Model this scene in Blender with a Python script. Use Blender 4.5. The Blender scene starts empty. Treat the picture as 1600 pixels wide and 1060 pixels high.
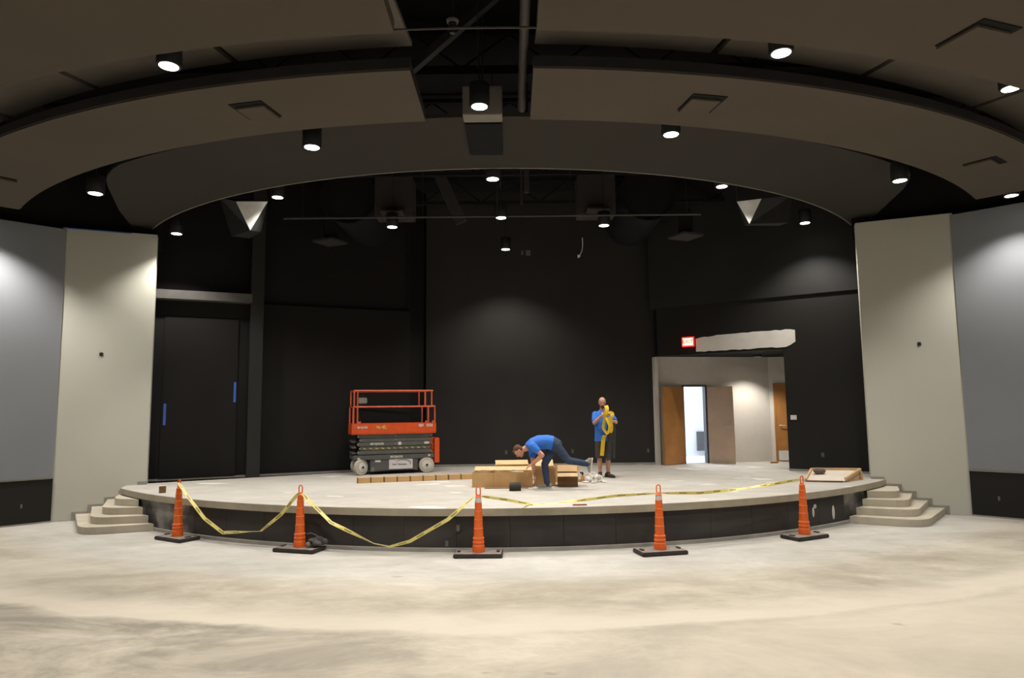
import bpy, bmesh, math, random
from mathutils import Vector, Matrix, Quaternion
R = math.radians
PI = math.pi
random.seed(7)
SC = bpy.context.scene
COL = SC.collection

# ------------------------------------------------------------------ camera, world, exposure
cam_d = bpy.data.cameras.new('camera')
cam = bpy.data.objects.new('camera', cam_d); COL.objects.link(cam)
FPX = 1060.0
cam_d.sensor_fit = 'HORIZONTAL'; cam_d.sensor_width = 36.0
cam_d.lens = 36.0 * FPX / 1600.0
cam_d.clip_start = 0.05; cam_d.clip_end = 200
PITCH = math.atan(107 / FPX); ROLL = 0.0105
cam.location = (0, 0, 2.25)
cam.rotation_euler = (Matrix.Rotation(PI / 2 + PITCH, 3, 'X') @ Matrix.Rotation(-ROLL, 3, 'Z')).to_euler()
SC.camera = cam

world = bpy.data.worlds.new('world'); SC.world = world
world.use_nodes = True
world.node_tree.nodes['Background'].inputs[0].default_value = (0.01, 0.01, 0.012, 1)
world.node_tree.nodes['Background'].inputs[1].default_value = 0.2
SC.view_settings.view_transform = 'Standard'
SC.view_settings.look = 'None'
SC.view_settings.gamma = 1.0
SC.view_settings.use_curve_mapping = False
SC.view_settings.exposure = 0.0
LAMP_W = 545.0            # watts of every downlight over the floor
LAMP_HOUSE = 960.0         # watts of the downlights over the seats, outside the view
LAMP_STAGE = 530.0        # watts of the downlights over the stage
LAMP_COL = (1.0, 0.945, 0.865)
CONE = 118.0; BLEND = 0.7

# ------------------------------------------------------------------ materials
def s2l(c):
    return tuple(((x / 255) / 12.92 if x / 255 <= 0.04045 else ((x / 255 + 0.055) / 1.055) ** 2.4) for x in c)

def mat(name, rgb, rough=0.6, metal=0.0, var=0.12, scale=6.0, bump=0.0, bscale=60.0, spec=0.5, emit=None, es=0.0, dark=None):
    m = bpy.data.materials.new(name); m.use_nodes = True
    nt = m.node_tree; n = nt.nodes; l = nt.links
    b = n['Principled BSDF']
    b.inputs['Roughness'].default_value = rough
    b.inputs['Metallic'].default_value = metal
    b.inputs['Specular IOR Level'].default_value = spec
    tc = n.new('ShaderNodeTexCoord')
    nz = n.new('ShaderNodeTexNoise'); nz.inputs['Scale'].default_value = scale; nz.inputs['Detail'].default_value = 4
    l.new(tc.outputs['Object'], nz.inputs['Vector'])
    mx = n.new('ShaderNodeMix'); mx.data_type = 'RGBA'
    c = Vector(rgb)
    d = Vector(dark) if dark else c * (1 - var)
    u = c * (1 + var * 0.6)
    mx.inputs[6].default_value = (*d, 1); mx.inputs[7].default_value = (*u, 1)
    rp = n.new('ShaderNodeMapRange'); rp.inputs[1].default_value = 0.3; rp.inputs[2].default_value = 0.7
    l.new(nz.outputs['Fac'], rp.inputs[0]); l.new(rp.outputs[0], mx.inputs[0])
    l.new(mx.outputs[2], b.inputs['Base Color'])
    if bump:
        bn = n.new('ShaderNodeTexNoise'); bn.inputs['Scale'].default_value = bscale; bn.inputs['Detail'].default_value = 3
        l.new(tc.outputs['Object'], bn.inputs['Vector'])
        bp = n.new('ShaderNodeBump'); bp.inputs['Strength'].default_value = bump; bp.inputs['Distance'].default_value = 0.01
        l.new(bn.outputs['Fac'], bp.inputs['Height']); l.new(bp.outputs['Normal'], b.inputs['Normal'])
    if emit:
        b.inputs['Emission Color'].default_value = (*emit, 1); b.inputs['Emission Strength'].default_value = es
    return m

def concrete(name, c0, c1, radial=False, flecks=False):
    m = bpy.data.materials.new(name); m.use_nodes = True
    nt = m.node_tree; n = nt.nodes; l = nt.links
    b = n['Principled BSDF']; b.inputs['Roughness'].default_value = 0.7; b.inputs['Specular IOR Level'].default_value = 0.25
    g = n.new('ShaderNodeNewGeometry')
    mp = n.new('ShaderNodeMapping'); mp.inputs['Scale'].default_value = (0.55, 1.0, 1)
    l.new(g.outputs['Position'], mp.inputs['Vector'])
    def noise(scale, detail, rough=0.6, dist=0.0, src=mp):
        z = n.new('ShaderNodeTexNoise'); z.inputs['Scale'].default_value = scale; z.inputs['Detail'].default_value = detail
        z.inputs['Roughness'].default_value = rough; z.inputs['Distortion'].default_value = dist
        l.new(src.outputs[0], z.inputs['Vector']); return z
    def mrange(src, a, bb, c=0.0, d=1.0):
        r = n.new('ShaderNodeMapRange'); r.inputs[1].default_value = a; r.inputs[2].default_value = bb
        r.inputs[3].default_value = c; r.inputs[4].default_value = d
        l.new(src, r.inputs[0]); return r.outputs[0]
    def mix(f, a, bb, mode='MIX'):
        x = n.new('ShaderNodeMix'); x.data_type = 'RGBA'; x.blend_type = mode
        if isinstance(f, float): x.inputs[0].default_value = f
        else: l.new(f, x.inputs[0])
        for i, v in ((6, a), (7, bb)):
            if isinstance(v, tuple): x.inputs[i].default_value = (*v, 1)
            else: l.new(v, x.inputs[i])
        return x.outputs[2]
    def mul(a, bb):
        x = n.new('ShaderNodeMath'); x.operation = 'MULTIPLY'
        for i, v in ((0, a), (1, bb)):
            if isinstance(v, (int, float)): x.inputs[i].default_value = v
            else: l.new(v, x.inputs[i])
        return x.outputs[0]
    col = mix(mrange(noise(0.45, 6, 0.62, 0.6).outputs['Fac'], 0.38, 0.62), c1, c0)
    fine = mrange(noise(3.2, 8, 0.7, 0.3).outputs['Fac'], 0.35, 0.7, 0.86, 1.06)
    col = mix(1.0, col, fine, 'MULTIPLY')
    mid = mrange(noise(1.5, 10, 0.78, 0.9).outputs['Fac'], 0.36, 0.66, 0.84, 1.05)
    col = mix(1.0, col, mid, 'MULTIPLY')
    cool = mrange(noise(0.25, 4, 0.6).outputs['Fac'], 0.45, 0.6)
    col = mix(mul(cool, 0.45), col, tuple(Vector(c1) * 0.6 + Vector((0.24, 0.24, 0.24))))
    if radial:
        ds = n.new('ShaderNodeVectorMath'); ds.operation = 'DISTANCE'
        ds.inputs[1].default_value = (-0.25, 21.8, 0)
        l.new(g.outputs['Position'], ds.inputs[0])
        wob = n.new('ShaderNodeMath'); wob.operation = 'ADD'
        l.new(ds.outputs['Value'], wob.inputs[0]); l.new(mrange(noise(1.2, 4).outputs['Fac'], 0, 1, -0.35, 0.35), wob.inputs[1])
        rad = wob.outputs[0]
        warm = mrange(rad, 12.3, 13.2)
        col = mix(warm, col, mix(1.0, col, (1.0, 0.955, 0.86), 'MULTIPLY'))
        # pale sweep of an older pour, then the stained, more worn floor beyond it
        band = mul(mrange(rad, 13.9, 14.45), mrange(rad, 14.75, 14.62))
        col = mix(mul(band, 0.75), col, (0.62, 0.56, 0.465))
        far = mrange(rad, 14.55, 14.9)
        col = mix(mul(far, 0.55), col, (0.70, 0.625, 0.51))  # whole foreground colour lifted in place of more lamp light
        wornn = mrange(noise(0.8, 7, 0.7, 0.8).outputs['Fac'], 0.36, 0.60)
        sx = n.new('ShaderNodeSeparateXYZ'); l.new(g.outputs['Position'], sx.inputs[0])
        left = mrange(sx.outputs[0], 4.5, -3.5, 0.15, 1.0)
        worn = mul(mul(mrange(rad, 14.6, 14.8), wornn), left)
        col = mix(mul(worn, 0.72), col, (0.16, 0.145, 0.12))
        w2 = mul(mul(mrange(rad, 12.6, 13.2), mrange(rad, 14.3, 13.8)), mrange(noise(0.9, 6, 0.7, 0.5).outputs['Fac'], 0.42, 0.62))
        col = mix(mul(w2, 0.55), col, (0.25, 0.215, 0.155))
        spots = mrange(noise(2.6, 3, 0.5).outputs['Fac'], 0.70, 0.75)
        col = mix(mul(spots, 0.5), col, (0.12, 0.11, 0.10))
    if flecks:
        fl = mrange(noise(1.9, 2, 0.4, 0.2).outputs['Fac'], 0.69, 0.72)
        col = mix(mul(fl, 0.8), col, (0.72, 0.69, 0.63))
    l.new(col, b.inputs['Base Color'])
    bp = n.new('ShaderNodeBump'); bp.inputs['Strength'].default_value = 0.15; bp.inputs['Distance'].default_value = 0.01
    l.new(noise(14, 6).outputs['Fac'], bp.inputs['Height']); l.new(bp.outputs['Normal'], b.inputs['Normal'])
    return m

def smear(name, base, top, lo=0.45, hi=0.6, scale=1.4):
    m = mat(name, base, 0.7)
    nt = m.node_tree; n = nt.nodes; l = nt.links
    nz = [x for x in n if x.type == 'TEX_NOISE'][0]; nz.inputs['Scale'].default_value = scale; nz.inputs['Detail'].default_value = 7
    mx = [x for x in n if x.type == 'MIX'][0]; mx.inputs[6].default_value = (*base, 1); mx.inputs[7].default_value = (*top, 1)
    rp = [x for x in n if x.type == 'MAP_RANGE'][0]; rp.inputs[1].default_value = lo; rp.inputs[2].default_value = hi
    return m

M = {}
M['floor'] = concrete('concrete_floor', (0.56, 0.535, 0.49), (0.43, 0.405, 0.36), radial=True)
M['deck'] = concrete('concrete_deck', (0.53, 0.50, 0.445), (0.47, 0.44, 0.39), flecks=True)
M['edge'] = mat('deck_edge', (0.33, 0.29, 0.215), 0.7, var=0.18, scale=2.5, bump=0.2)
M['step'] = mat('step_concrete', (0.50, 0.45, 0.36), 0.68, var=0.14, scale=2.2, bump=0.2)
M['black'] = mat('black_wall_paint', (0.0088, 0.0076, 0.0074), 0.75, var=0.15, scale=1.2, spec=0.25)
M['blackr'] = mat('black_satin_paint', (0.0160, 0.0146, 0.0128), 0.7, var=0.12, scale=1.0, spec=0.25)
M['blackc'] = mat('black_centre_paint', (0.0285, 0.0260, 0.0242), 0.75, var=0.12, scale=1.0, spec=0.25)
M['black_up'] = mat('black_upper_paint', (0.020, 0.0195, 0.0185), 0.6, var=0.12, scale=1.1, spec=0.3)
M['deckblack'] = mat('ceiling_black', (0.010, 0.010, 0.011), 0.85, var=0.2, scale=2, spec=0.2)
M['fascia'] = smear('fascia_black', (0.027, 0.0225, 0.020), (0.040, 0.034, 0.031), 0.4, 0.7, 1.6)
M['fascia_end'] = smear('fascia_primer', (0.050, 0.047, 0.043), (0.30, 0.28, 0.25), 0.42, 0.62, 1.7)
M['pale'] = mat('joint_compound', (0.62, 0.60, 0.55), 0.8)
M['basestrip'] = mat('grey_base', (0.30, 0.285, 0.25), 0.7, var=0.2, scale=3)
M['taupe'] = mat('taupe_paint', (0.53, 0.525, 0.46), 0.6, var=0.03, scale=0.8, spec=0.3)
M['grey'] = mat('grey_paint', (0.228, 0.240, 0.262), 0.45, var=0.04, scale=0.8, spec=0.4)
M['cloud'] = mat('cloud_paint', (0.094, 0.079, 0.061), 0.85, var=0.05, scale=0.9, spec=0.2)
M['cloud3'] = mat('cloud_paint_shaded', (0.040, 0.036, 0.031), 0.85, var=0.05, scale=0.9, spec=0.2)  # weaker light on the inner panel is put into this darker colour
M['soffit'] = mat('soffit_panel', (0.105, 0.092, 0.078), 0.85, var=0.1, scale=1.2)
M['darkgrey'] = mat('dark_steel', (0.022, 0.021, 0.022), 0.55, var=0.2)
M['midgrey'] = mat('mid_grey_panel', (0.034, 0.030, 0.030), 0.7, var=0.15)
M['pipe'] = mat('pipe_grey', (0.055, 0.048, 0.042), 0.45, metal=0.3)
M['beam'] = mat('left_beam_grey', (0.075, 0.068, 0.064), 0.6)
M['boxgrey'] = mat('grey_housing', (0.20, 0.185, 0.16), 0.6)
M['canblack'] = mat('can_black', (0.012, 0.012, 0.012), 0.5)
M['lens'] = mat('lamp_lens', (0.9, 0.88, 0.82), 0.4, emit=(1.0, 0.97, 0.90), es=14.0)
M['white'] = mat('white_wall', (0.66, 0.62, 0.56), 0.7, var=0.03)
M['patch'] = mat('bare_drywall', (0.80, 0.77, 0.72), 0.85, var=0.10, scale=2.0, bump=0.15)
M['wood'] = mat('oak_door', (0.42, 0.19, 0.055), 0.4, var=0.16, scale=3)
M['woodpale'] = mat('oak_door_sheen', (0.56, 0.41, 0.30), 0.35, var=0.1, scale=3)  # paler oak, partly the light on the open leaf put into colour
M['frame'] = mat('door_frame_grey', (0.10, 0.105, 0.115), 0.4)
M['steel'] = mat('satin_steel', (0.66, 0.62, 0.56), 0.35, metal=0.3)
M['plate'] = mat('outlet_plate', (0.045, 0.045, 0.045), 0.45)
M['platelt'] = mat('outlet_light', (0.13, 0.125, 0.12), 0.45)
M['whiteplastic'] = mat('white_plastic', (0.72, 0.71, 0.68), 0.45)
M['exit'] = mat('exit_red', (0.6, 0.02, 0.02), 0.5, emit=(1.0, 0.035, 0.03), es=2.2)
M['exitface'] = mat('exit_face', (0.9, 0.5, 0.4), 0.5, emit=(1.0, 0.45, 0.30), es=3.0)
M['bluetape'] = mat('blue_tape', (0.045, 0.12, 0.46), 0.6)
M['cone'] = mat('cone_orange', (0.75, 0.125, 0.012), 0.5, var=0.12, scale=8)
M['reflect'] = mat('reflective_band', (0.62, 0.56, 0.54), 0.4, var=0.15, scale=30)
M['rubber'] = mat('black_rubber', (0.035, 0.028, 0.023), 0.75, var=0.3, scale=9, bump=0.2)
M['rubdust'] = mat('dusty_rubber', (0.22, 0.19, 0.165), 0.85, var=0.3, scale=9)
M['cardboard'] = mat('cardboard', (0.58, 0.36, 0.155), 0.8, var=0.1, scale=5)
M['cardlt'] = mat('cardboard_light', (0.66, 0.45, 0.235), 0.8, var=0.08, scale=5)
M['carddk'] = mat('cardboard_inside', (0.20, 0.105, 0.042), 0.85, var=0.12, scale=5)
M['lumber'] = mat('pine_lumber', (0.56, 0.37, 0.19), 0.65, var=0.16, scale=7)
M['ply'] = mat('plywood_pale', (0.62, 0.55, 0.46), 0.7, var=0.08, scale=3)
M['orange'] = mat('lift_orange', (0.66, 0.085, 0.014), 0.4, var=0.12, scale=6)
M['railorange'] = mat('rail_orange', (0.58, 0.105, 0.045), 0.45, var=0.22, scale=5)
M['liftgrey'] = mat('lift_grey', (0.105, 0.108, 0.098), 0.5, var=0.15, scale=4)
M['liftgrey2'] = mat('lift_grey_chassis', (0.090, 0.088, 0.085), 0.5, var=0.15, scale=4)
M['liftdark'] = mat('lift_dark', (0.015, 0.015, 0.015), 0.6)
M['tyre'] = mat('non_marking_tyre', (0.50, 0.46, 0.38), 0.7, var=0.14, scale=9)
M['decal'] = mat('white_decal', (0.62, 0.60, 0.56), 0.6)
M['haz'] = mat('hazard_yellow', (0.50, 0.42, 0.12), 0.6)
M['sign'] = mat('white_sign', (0.66, 0.63, 0.63), 0.6, var=0.03)
M['ink'] = mat('dark_ink', (0.06, 0.06, 0.075), 0.6)
M['skin'] = mat('skin', (0.55, 0.29, 0.20), 0.5, var=0.08, scale=10)
M['skin2'] = mat('skin_ruddy', (0.56, 0.27, 0.18), 0.5, var=0.08, scale=10)
M['shirt'] = mat('blue_cotton', (0.035, 0.17, 0.62), 0.85, var=0.12, scale=12, bump=0.3, bscale=18)
M['jeans'] = mat('denim', (0.035, 0.055, 0.105), 0.9, var=0.22, scale=14, bump=0.3, bscale=20)
M['shorts'] = mat('dark_grey_cloth', (0.065, 0.056, 0.047), 0.9, var=0.15, scale=12, bump=0.3, bscale=18)
M['darkcloth'] = mat('charcoal_cloth', (0.045, 0.042, 0.040), 0.9, var=0.2, scale=8, bump=0.3, bscale=16)
M['beard'] = mat('reddish_beard', (0.13, 0.045, 0.022), 0.9, var=0.3, scale=60, bump=0.5, bscale=120)
M['hair'] = mat('brown_hair', (0.115, 0.050, 0.025), 0.85, var=0.3, scale=60, bump=0.5, bscale=120)
M['shoe'] = mat('dark_shoe', (0.05, 0.035, 0.026), 0.7)
M['shoegrey'] = mat('grey_shoe', (0.30, 0.27, 0.24), 0.75)
M['sole'] = mat('pale_sole', (0.62, 0.58, 0.52), 0.8)
M['eye'] = mat('eye_dark', (0.03, 0.02, 0.015), 0.3)
M['lip'] = mat('lip', (0.35, 0.12, 0.09), 0.5)
M['webbing'] = mat('yellow_webbing', (0.80, 0.53, 0.02), 0.7, var=0.14, scale=20)
M['clearplastic'] = mat('crumpled_plastic', (0.78, 0.75, 0.70), 0.35, var=0.1)
M['bag'] = mat('dark_bag', (0.065, 0.058, 0.058), 0.6, var=0.25, scale=14)
M['brass'] = mat('amber_bottle', (0.55, 0.24, 0.05), 0.35)
M['rock'] = mat('grey_brown_lump', (0.125, 0.098, 0.082), 0.9, var=0.35, scale=10, bump=0.4, bscale=25)
M['red'] = mat('dull_red', (0.26, 0.085, 0.06), 0.7)
M['coolwall'] = mat('cool_white_wall', (0.75, 0.77, 0.80), 0.7, var=0.02)

def tape_mat():
    m = mat('caution_tape', (0.80, 0.70, 0.22), 0.35, var=0.1, scale=9)
    nt = m.node_tree; n = nt.nodes; l = nt.links
    b = n['Principled BSDF']
    uv = n.new('ShaderNodeUVMap'); uv.uv_map = 'UVMap'
    sx = n.new('ShaderNodeSeparateXYZ'); l.new(uv.outputs[0], sx.inputs[0])
    w = n.new('ShaderNodeMath'); w.operation = 'FRACT'
    ml = n.new('ShaderNodeMath'); ml.operation = 'MULTIPLY'; ml.inputs[1].default_value = 3.2
    l.new(sx.outputs[0], ml.inputs[0]); l.new(ml.outputs[0], w.inputs[0])
    lt = n.new('ShaderNodeMath'); lt.operation = 'LESS_THAN'; lt.inputs[1].default_value = 0.42; l.new(w.outputs[0], lt.inputs[0])
    a = n.new('ShaderNodeMath'); a.operation = 'COMPARE'; a.inputs[1].default_value = 0.5; a.inputs[2].default_value = 0.2
    l.new(sx.outputs[1], a.inputs[0])
    f = n.new('ShaderNodeMath'); f.operation = 'MULTIPLY'; l.new(lt.outputs[0], f.inputs[0]); l.new(a.outputs[0], f.inputs[1])
    old = [x for x in n if x.type == 'MIX'][0]
    mx = n.new('ShaderNodeMix'); mx.data_type = 'RGBA'
    l.new(f.outputs[0], mx.inputs[0]); l.new(old.outputs[2], mx.inputs[6]); mx.inputs[7].default_value = (0.30, 0.25, 0.08, 1)
    l.new(mx.outputs[2], b.inputs['Base Color'])
    return m
M['tape'] = tape_mat()

# ------------------------------------------------------------------ mesh helpers
class MB:
    def __init__(s): s.v = []; s.f = []; s.uv = None
    def add(s, vs, fs):
        o = len(s.v); s.v += [tuple(v) for v in vs]; s.f += [tuple(i + o for i in f) for f in fs]; return s
    def box(s, c, d, rz=0.0, rot=None):
        x, y, z = (q / 2 for q in d)
        vs = [Vector((a, b, e)) for e in (-z, z) for b in (-y, y) for a in (-x, x)]
        m = rot if rot is not None else Matrix.Rotation(rz, 3, 'Z')
        vs = [m @ v + Vector(c) for v in vs]
        return s.add(vs, [(0, 2, 3, 1), (4, 5, 7, 6), (0, 1, 5, 4), (2, 6, 7, 3), (0, 4, 6, 2), (1, 3, 7, 5)])
    def prism(s, poly, z0, z1):
        n = len(poly)
        vs = [(p[0], p[1], z0) for p in poly] + [(p[0], p[1], z1) for p in poly]
        fs = [tuple(reversed(range(n))), tuple(range(n, 2 * n))] + [(i, (i + 1) % n, n + (i + 1) % n, n + i) for i in range(n)]
        return s.add(vs, fs)
    def hexa(s, b4, t4):      # bottom ring, top ring
        return s.add(list(b4) + list(t4), [(3, 2, 1, 0), (4, 5, 6, 7), (0, 1, 5, 4), (1, 2, 6, 5), (2, 3, 7, 6), (3, 0, 4, 7)])
    def wall(s, a, b, z0, z1, t):   # vertical slab from a to b; thickness t to the left of a->b (negative: to the right)
        a = Vector(a); b = Vector(b); d = (b - a).normalized(); n = Vector((-d.y, d.x)) * t
        poly = [a, b, b + n, a + n]
        if t < 0: poly.reverse()
        return s.prism(poly, z0, z1)
    def lathe(s, prof, n=20, c=(0, 0, 0), ax=None, cap=True):
        m = Matrix.Identity(3) if ax is None else Vector((0, 0, 1)).rotation_difference(Vector(ax)).to_matrix()
        vs = []
        for r, z in prof:
            for i in range(n):
                a = 2 * PI * i / n
                vs.append(m @ Vector((r * math.cos(a), r * math.sin(a), z)) + Vector(c))
        k = len(prof)
        fs = [(j * n + i, j * n + (i + 1) % n, (j + 1) * n + (i + 1) % n, (j + 1) * n + i) for j in range(k - 1) for i in range(n)]
        if cap:
            fs += [tuple(reversed(range(n))), tuple(range((k - 1) * n, k * n))]
        return s.add(vs, fs)
    def tube(s, pts, r, n=8, closed=False):
        pts = [Vector(p) for p in pts]; k = len(pts)
        rs = r if isinstance(r, (list, tuple)) else [r] * k
        vs = []; up = None
        for i, p in enumerate(pts):
            if closed: t = pts[(i + 1) % k] - pts[i - 1]
            else: t = pts[min(i + 1, k - 1)] - pts[max(i - 1, 0)]
            t.normalize()
            if up is None:
                up = Vector((0, 0, 1)) if abs(t.z) < 0.9 else Vector((1, 0, 0))
            x = t.cross(up)
            if x.length < 1e-4: x = t.cross(Vector((0, 1, 0.1)))
            x.normalize(); up = x.cross(t)
            for j in range(n):
                a = 2 * PI * j / n
                vs.append(p + (x * math.cos(a) + up * math.sin(a)) * rs[i])
        m = k if closed else k - 1
        fs = [(i * n + j, i * n + (j + 1) % n, ((i + 1) % k) * n + (j + 1) % n, ((i + 1) % k) * n + j) for i in range(m) for j in range(n)]
        if not closed: fs += [tuple(reversed(range(n))), tuple(range((k - 1) * n, k * n))]
        return s.add(vs, fs)
    def ell(s, c, r, n=12, k=8, rot=None):
        vs = [Vector((0, 0, -1))]
        for j in range(1, k):
            ph = -PI / 2 + PI * j / k
            for i in range(n):
                a = 2 * PI * i / n
                vs.append(Vector((math.cos(ph) * math.cos(a), math.cos(ph) * math.sin(a), math.sin(ph))))
        vs.append(Vector((0, 0, 1)))
        m = rot if rot is not None else Matrix.Identity(3)
        rr = Vector(r)
        vs = [m @ Vector((v.x * rr.x, v.y * rr.y, v.z * rr.z)) + Vector(c) for v in vs]
        fs = [(0, 1 + (i + 1) % n, 1 + i) for i in range(n)]
        for j in range(k - 2):
            o = 1 + j * n
            fs += [(o + i, o + (i + 1) % n, o + n + (i + 1) % n, o + n + i) for i in range(n)]
        o = 1 + (k - 2) * n; t = len(vs) - 1
        fs += [(o + i, o + (i + 1) % n, t) for i in range(n)]
        return s.add(vs, fs)
    def cap(s, p0, p1, r0, r1, n=10):    # tapered limb with rounded ends
        p0 = Vector(p0); p1 = Vector(p1); d = p1 - p0; L = d.length
        prof = [(0.001, -r0)] + [(r0 * math.cos(a), r0 * math.sin(a)) for a in (-1.05, -0.5)] + [(r0, 0), (r1, L)] + \
               [(r1 * math.cos(a), L + r1 * math.sin(a)) for a in (0.5, 1.05)] + [(0.001, L + r1)]
        return s.lathe(prof, n, p0, d)
    def loft(s, secs, n=18):             # secs: (centre, half-width vector, half-depth vector)
        vs = []
        for c, a, b in secs:
            c = Vector(c); a = Vector(a); b = Vector(b)
            for i in range(n):
                t = 2 * PI * i / n
                vs.append(c + a * math.cos(t) + b * math.sin(t))
        k = len(secs)
        fs = [(j * n + i, j * n + (i + 1) % n, (j + 1) * n + (i + 1) % n, (j + 1) * n + i) for j in range(k - 1) for i in range(n)]
        fs += [tuple(reversed(range(n))), tuple(range((k - 1) * n, k * n))]
        return s.add(vs, fs)
    def mesh(s, name, bevel=0.0, smooth=False):
        me = bpy.data.meshes.new(name); me.from_pydata(s.v, [], s.f); me.validate()
        bm = bmesh.new(); bm.from_mesh(me)
        bmesh.ops.recalc_face_normals(bm, faces=bm.faces)
        if bevel:
            es = [e for e in bm.edges if len(e.link_faces) == 2 and e.calc_face_angle(0) > 0.6]
            bmesh.ops.bevel(bm, geom=es, offset=bevel, segments=2, affect='EDGES', clamp_overlap=True)
        for f in bm.faces: f.smooth = smooth
        if smooth:
            for e in bm.edges:
                if len(e.link_faces) == 2 and e.calc_face_angle(0) > 0.7: e.smooth = False
        bm.to_mesh(me); bm.free()
        return me
    def build(s, name, m, parent=None, bevel=0.0, smooth=False, loc=None, rz=0.0):
        me = s.mesh(name, bevel, smooth); me.materials.append(M[m] if isinstance(m, str) else m)
        return link(name, me, parent, loc, rz)

def link(name, me, parent=None, loc=None, rz=0.0):
    o = bpy.data.objects.new(name, me); COL.objects.link(o)
    if parent is not None: o.parent = parent
    if loc is not None: o.location = loc
    if rz: o.rotation_euler = (0, 0, rz)
    return o

def tag(o, label, cat, group=None):
    o['label'] = label; o['category'] = cat
    if group: o['group'] = group
    return o
def struct(o): o['kind'] = 'structure'; return o
def thing(name, label, cat, loc=(0, 0, 0), rz=0.0, group=None):
    o = bpy.data.objects.new(name, None); o.empty_display_size = 0.1; COL.objects.link(o)
    o.location = loc; o.rotation_euler = (0, 0, rz)
    return tag(o, label, cat, group)
def copy_tree(o, parent=None):
    c = o.copy(); COL.objects.link(c)
    if parent is not None: c.parent = parent
    for ch in list(o.children): copy_tree(ch, c)
    return c
def remeshed(name, mb, voxel, m, parent, smooth=4):
    me = mb.mesh('tmp'); o = bpy.data.objects.new('tmp', me); COL.objects.link(o)
    r = o.modifiers.new('r', 'REMESH'); r.mode = 'VOXEL'; r.voxel_size = voxel
    if smooth:
        sm = o.modifiers.new('s', 'SMOOTH'); sm.iterations = smooth; sm.factor = 0.5
    dg = bpy.context.evaluated_depsgraph_get(); dg.update()
    me2 = bpy.data.meshes.new_from_object(o.evaluated_get(dg)); me2.name = name
    bpy.data.objects.remove(o); bpy.data.meshes.remove(me)
    me2.materials.clear(); me2.materials.append(M[m])
    me2.polygons.foreach_set('use_smooth', [True] * len(me2.polygons))
    return link(name, me2, parent)
def text(body, size, m, parent, loc, rot, name='lettering', bold=0.0, ax=1.0):
    cu = bpy.data.curves.new('t', 'FONT'); cu.body = body; cu.size = size; cu.extrude = 0.0015; cu.align_x = 'CENTER'; cu.align_y = 'CENTER'
    cu.offset = bold; cu.resolution_u = 3
    o = bpy.data.objects.new('t', cu); COL.objects.link(o)
    dg = bpy.context.evaluated_depsgraph_get(); dg.update()
    me = bpy.data.meshes.new_from_object(o.evaluated_get(dg)); me.name = name
    bpy.data.objects.remove(o); bpy.data.curves.remove(cu)
    me.materials.clear(); me.materials.append(M[m])
    t = link(name, me, parent); t.location = loc; t.rotation_euler = rot; t.scale = (ax, 1, 1)
    return t

CX, CY = -0.25, 21.8
def pol(r, deg): return (CX + r * math.sin(R(deg)), CY - r * math.cos(R(deg)))
def arc(r, a0, a1, n): return [pol(r, a0 + (a1 - a0) * i / n) for i in range(n + 1)]
def lerp(a, b, t): return tuple(a[i] + (b[i] - a[i]) * t for i in range(len(a)))
HS = 0.67
ZD = 8.3

# ------------------------------------------------------------------ setting: floor, deck, walls
struct(MB().box((0, 6, -0.1), (46, 44, 0.2)).build('floor', 'floor'))
struct(MB().box((0, 6, ZD + 0.1), (46, 44, 0.2)).build('ceiling', 'deckblack'))

PL0, PL1 = (-9.60, 14.22), (-7.95, 14.94)     # left pier, outer to inner end
PR0, PR1 = (9.22, 13.84), (7.55, 14.56)
def outlet(parent, p, n2, z, m='plate', w=0.075, h=0.12, sock='platelt', nm='outlet'):
    n2 = Vector(n2).normalized(); rz = math.atan2(n2.y, n2.x) + PI / 2
    o = MB().box((0, -0.006, 0), (w, 0.012, h)).build(nm, m, parent, bevel=0.003, loc=(p[0], p[1], z), rz=rz)
    if sock:
        MB().prism([(-0.017, -0.015), (0.017, -0.015), (0.017, -0.011), (-0.017, -0.011)], -0.04, 0.04).build('socket', sock, o)
    return o
def pier(name, a, b, side):
    o = struct(MB().wall(a, b, 0, 6.2, 0.28 * side).build(name, 'taupe', bevel=0.006))
    d = (Vector(b) - Vector(a)).normalized(); n = Vector((d.y, -d.x)) * side
    return o, d, n
pl, dL, nL = pier('wall_left_pier', PL0, PL1, 1)
pr, dR, nR = pier('wall_right_pier', PR0, PR1, -1)
def on(a, b, s, off=0.0, nrm=(0, 0)):
    p = lerp(a, b, s); return (p[0] + nrm[0] * off, p[1] + nrm[1] * off)
# little back boxes at head height on both piers
for par, a, b, nn, s in ((pl, PL0, PL1, nL, 0.46), (pr, PR0, PR1, nR, 0.42)):
    p = on(a, b, s, 0.0, nn); outlet(par, p, nn, 3.48, 'plate', 0.07, 0.07, 'canblack', 'wall_box')
# blue masking tape left along the top of the left pier
p0 = on(PL0, PL1, 0.04, 0.003, nL); p1 = on(PL0, PL1, 0.72, 0.003, nL)
MB().wall(p0, p1, 6.175, 6.199, 0.004).build('masking_tape', 'bluetape', pl)

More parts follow.
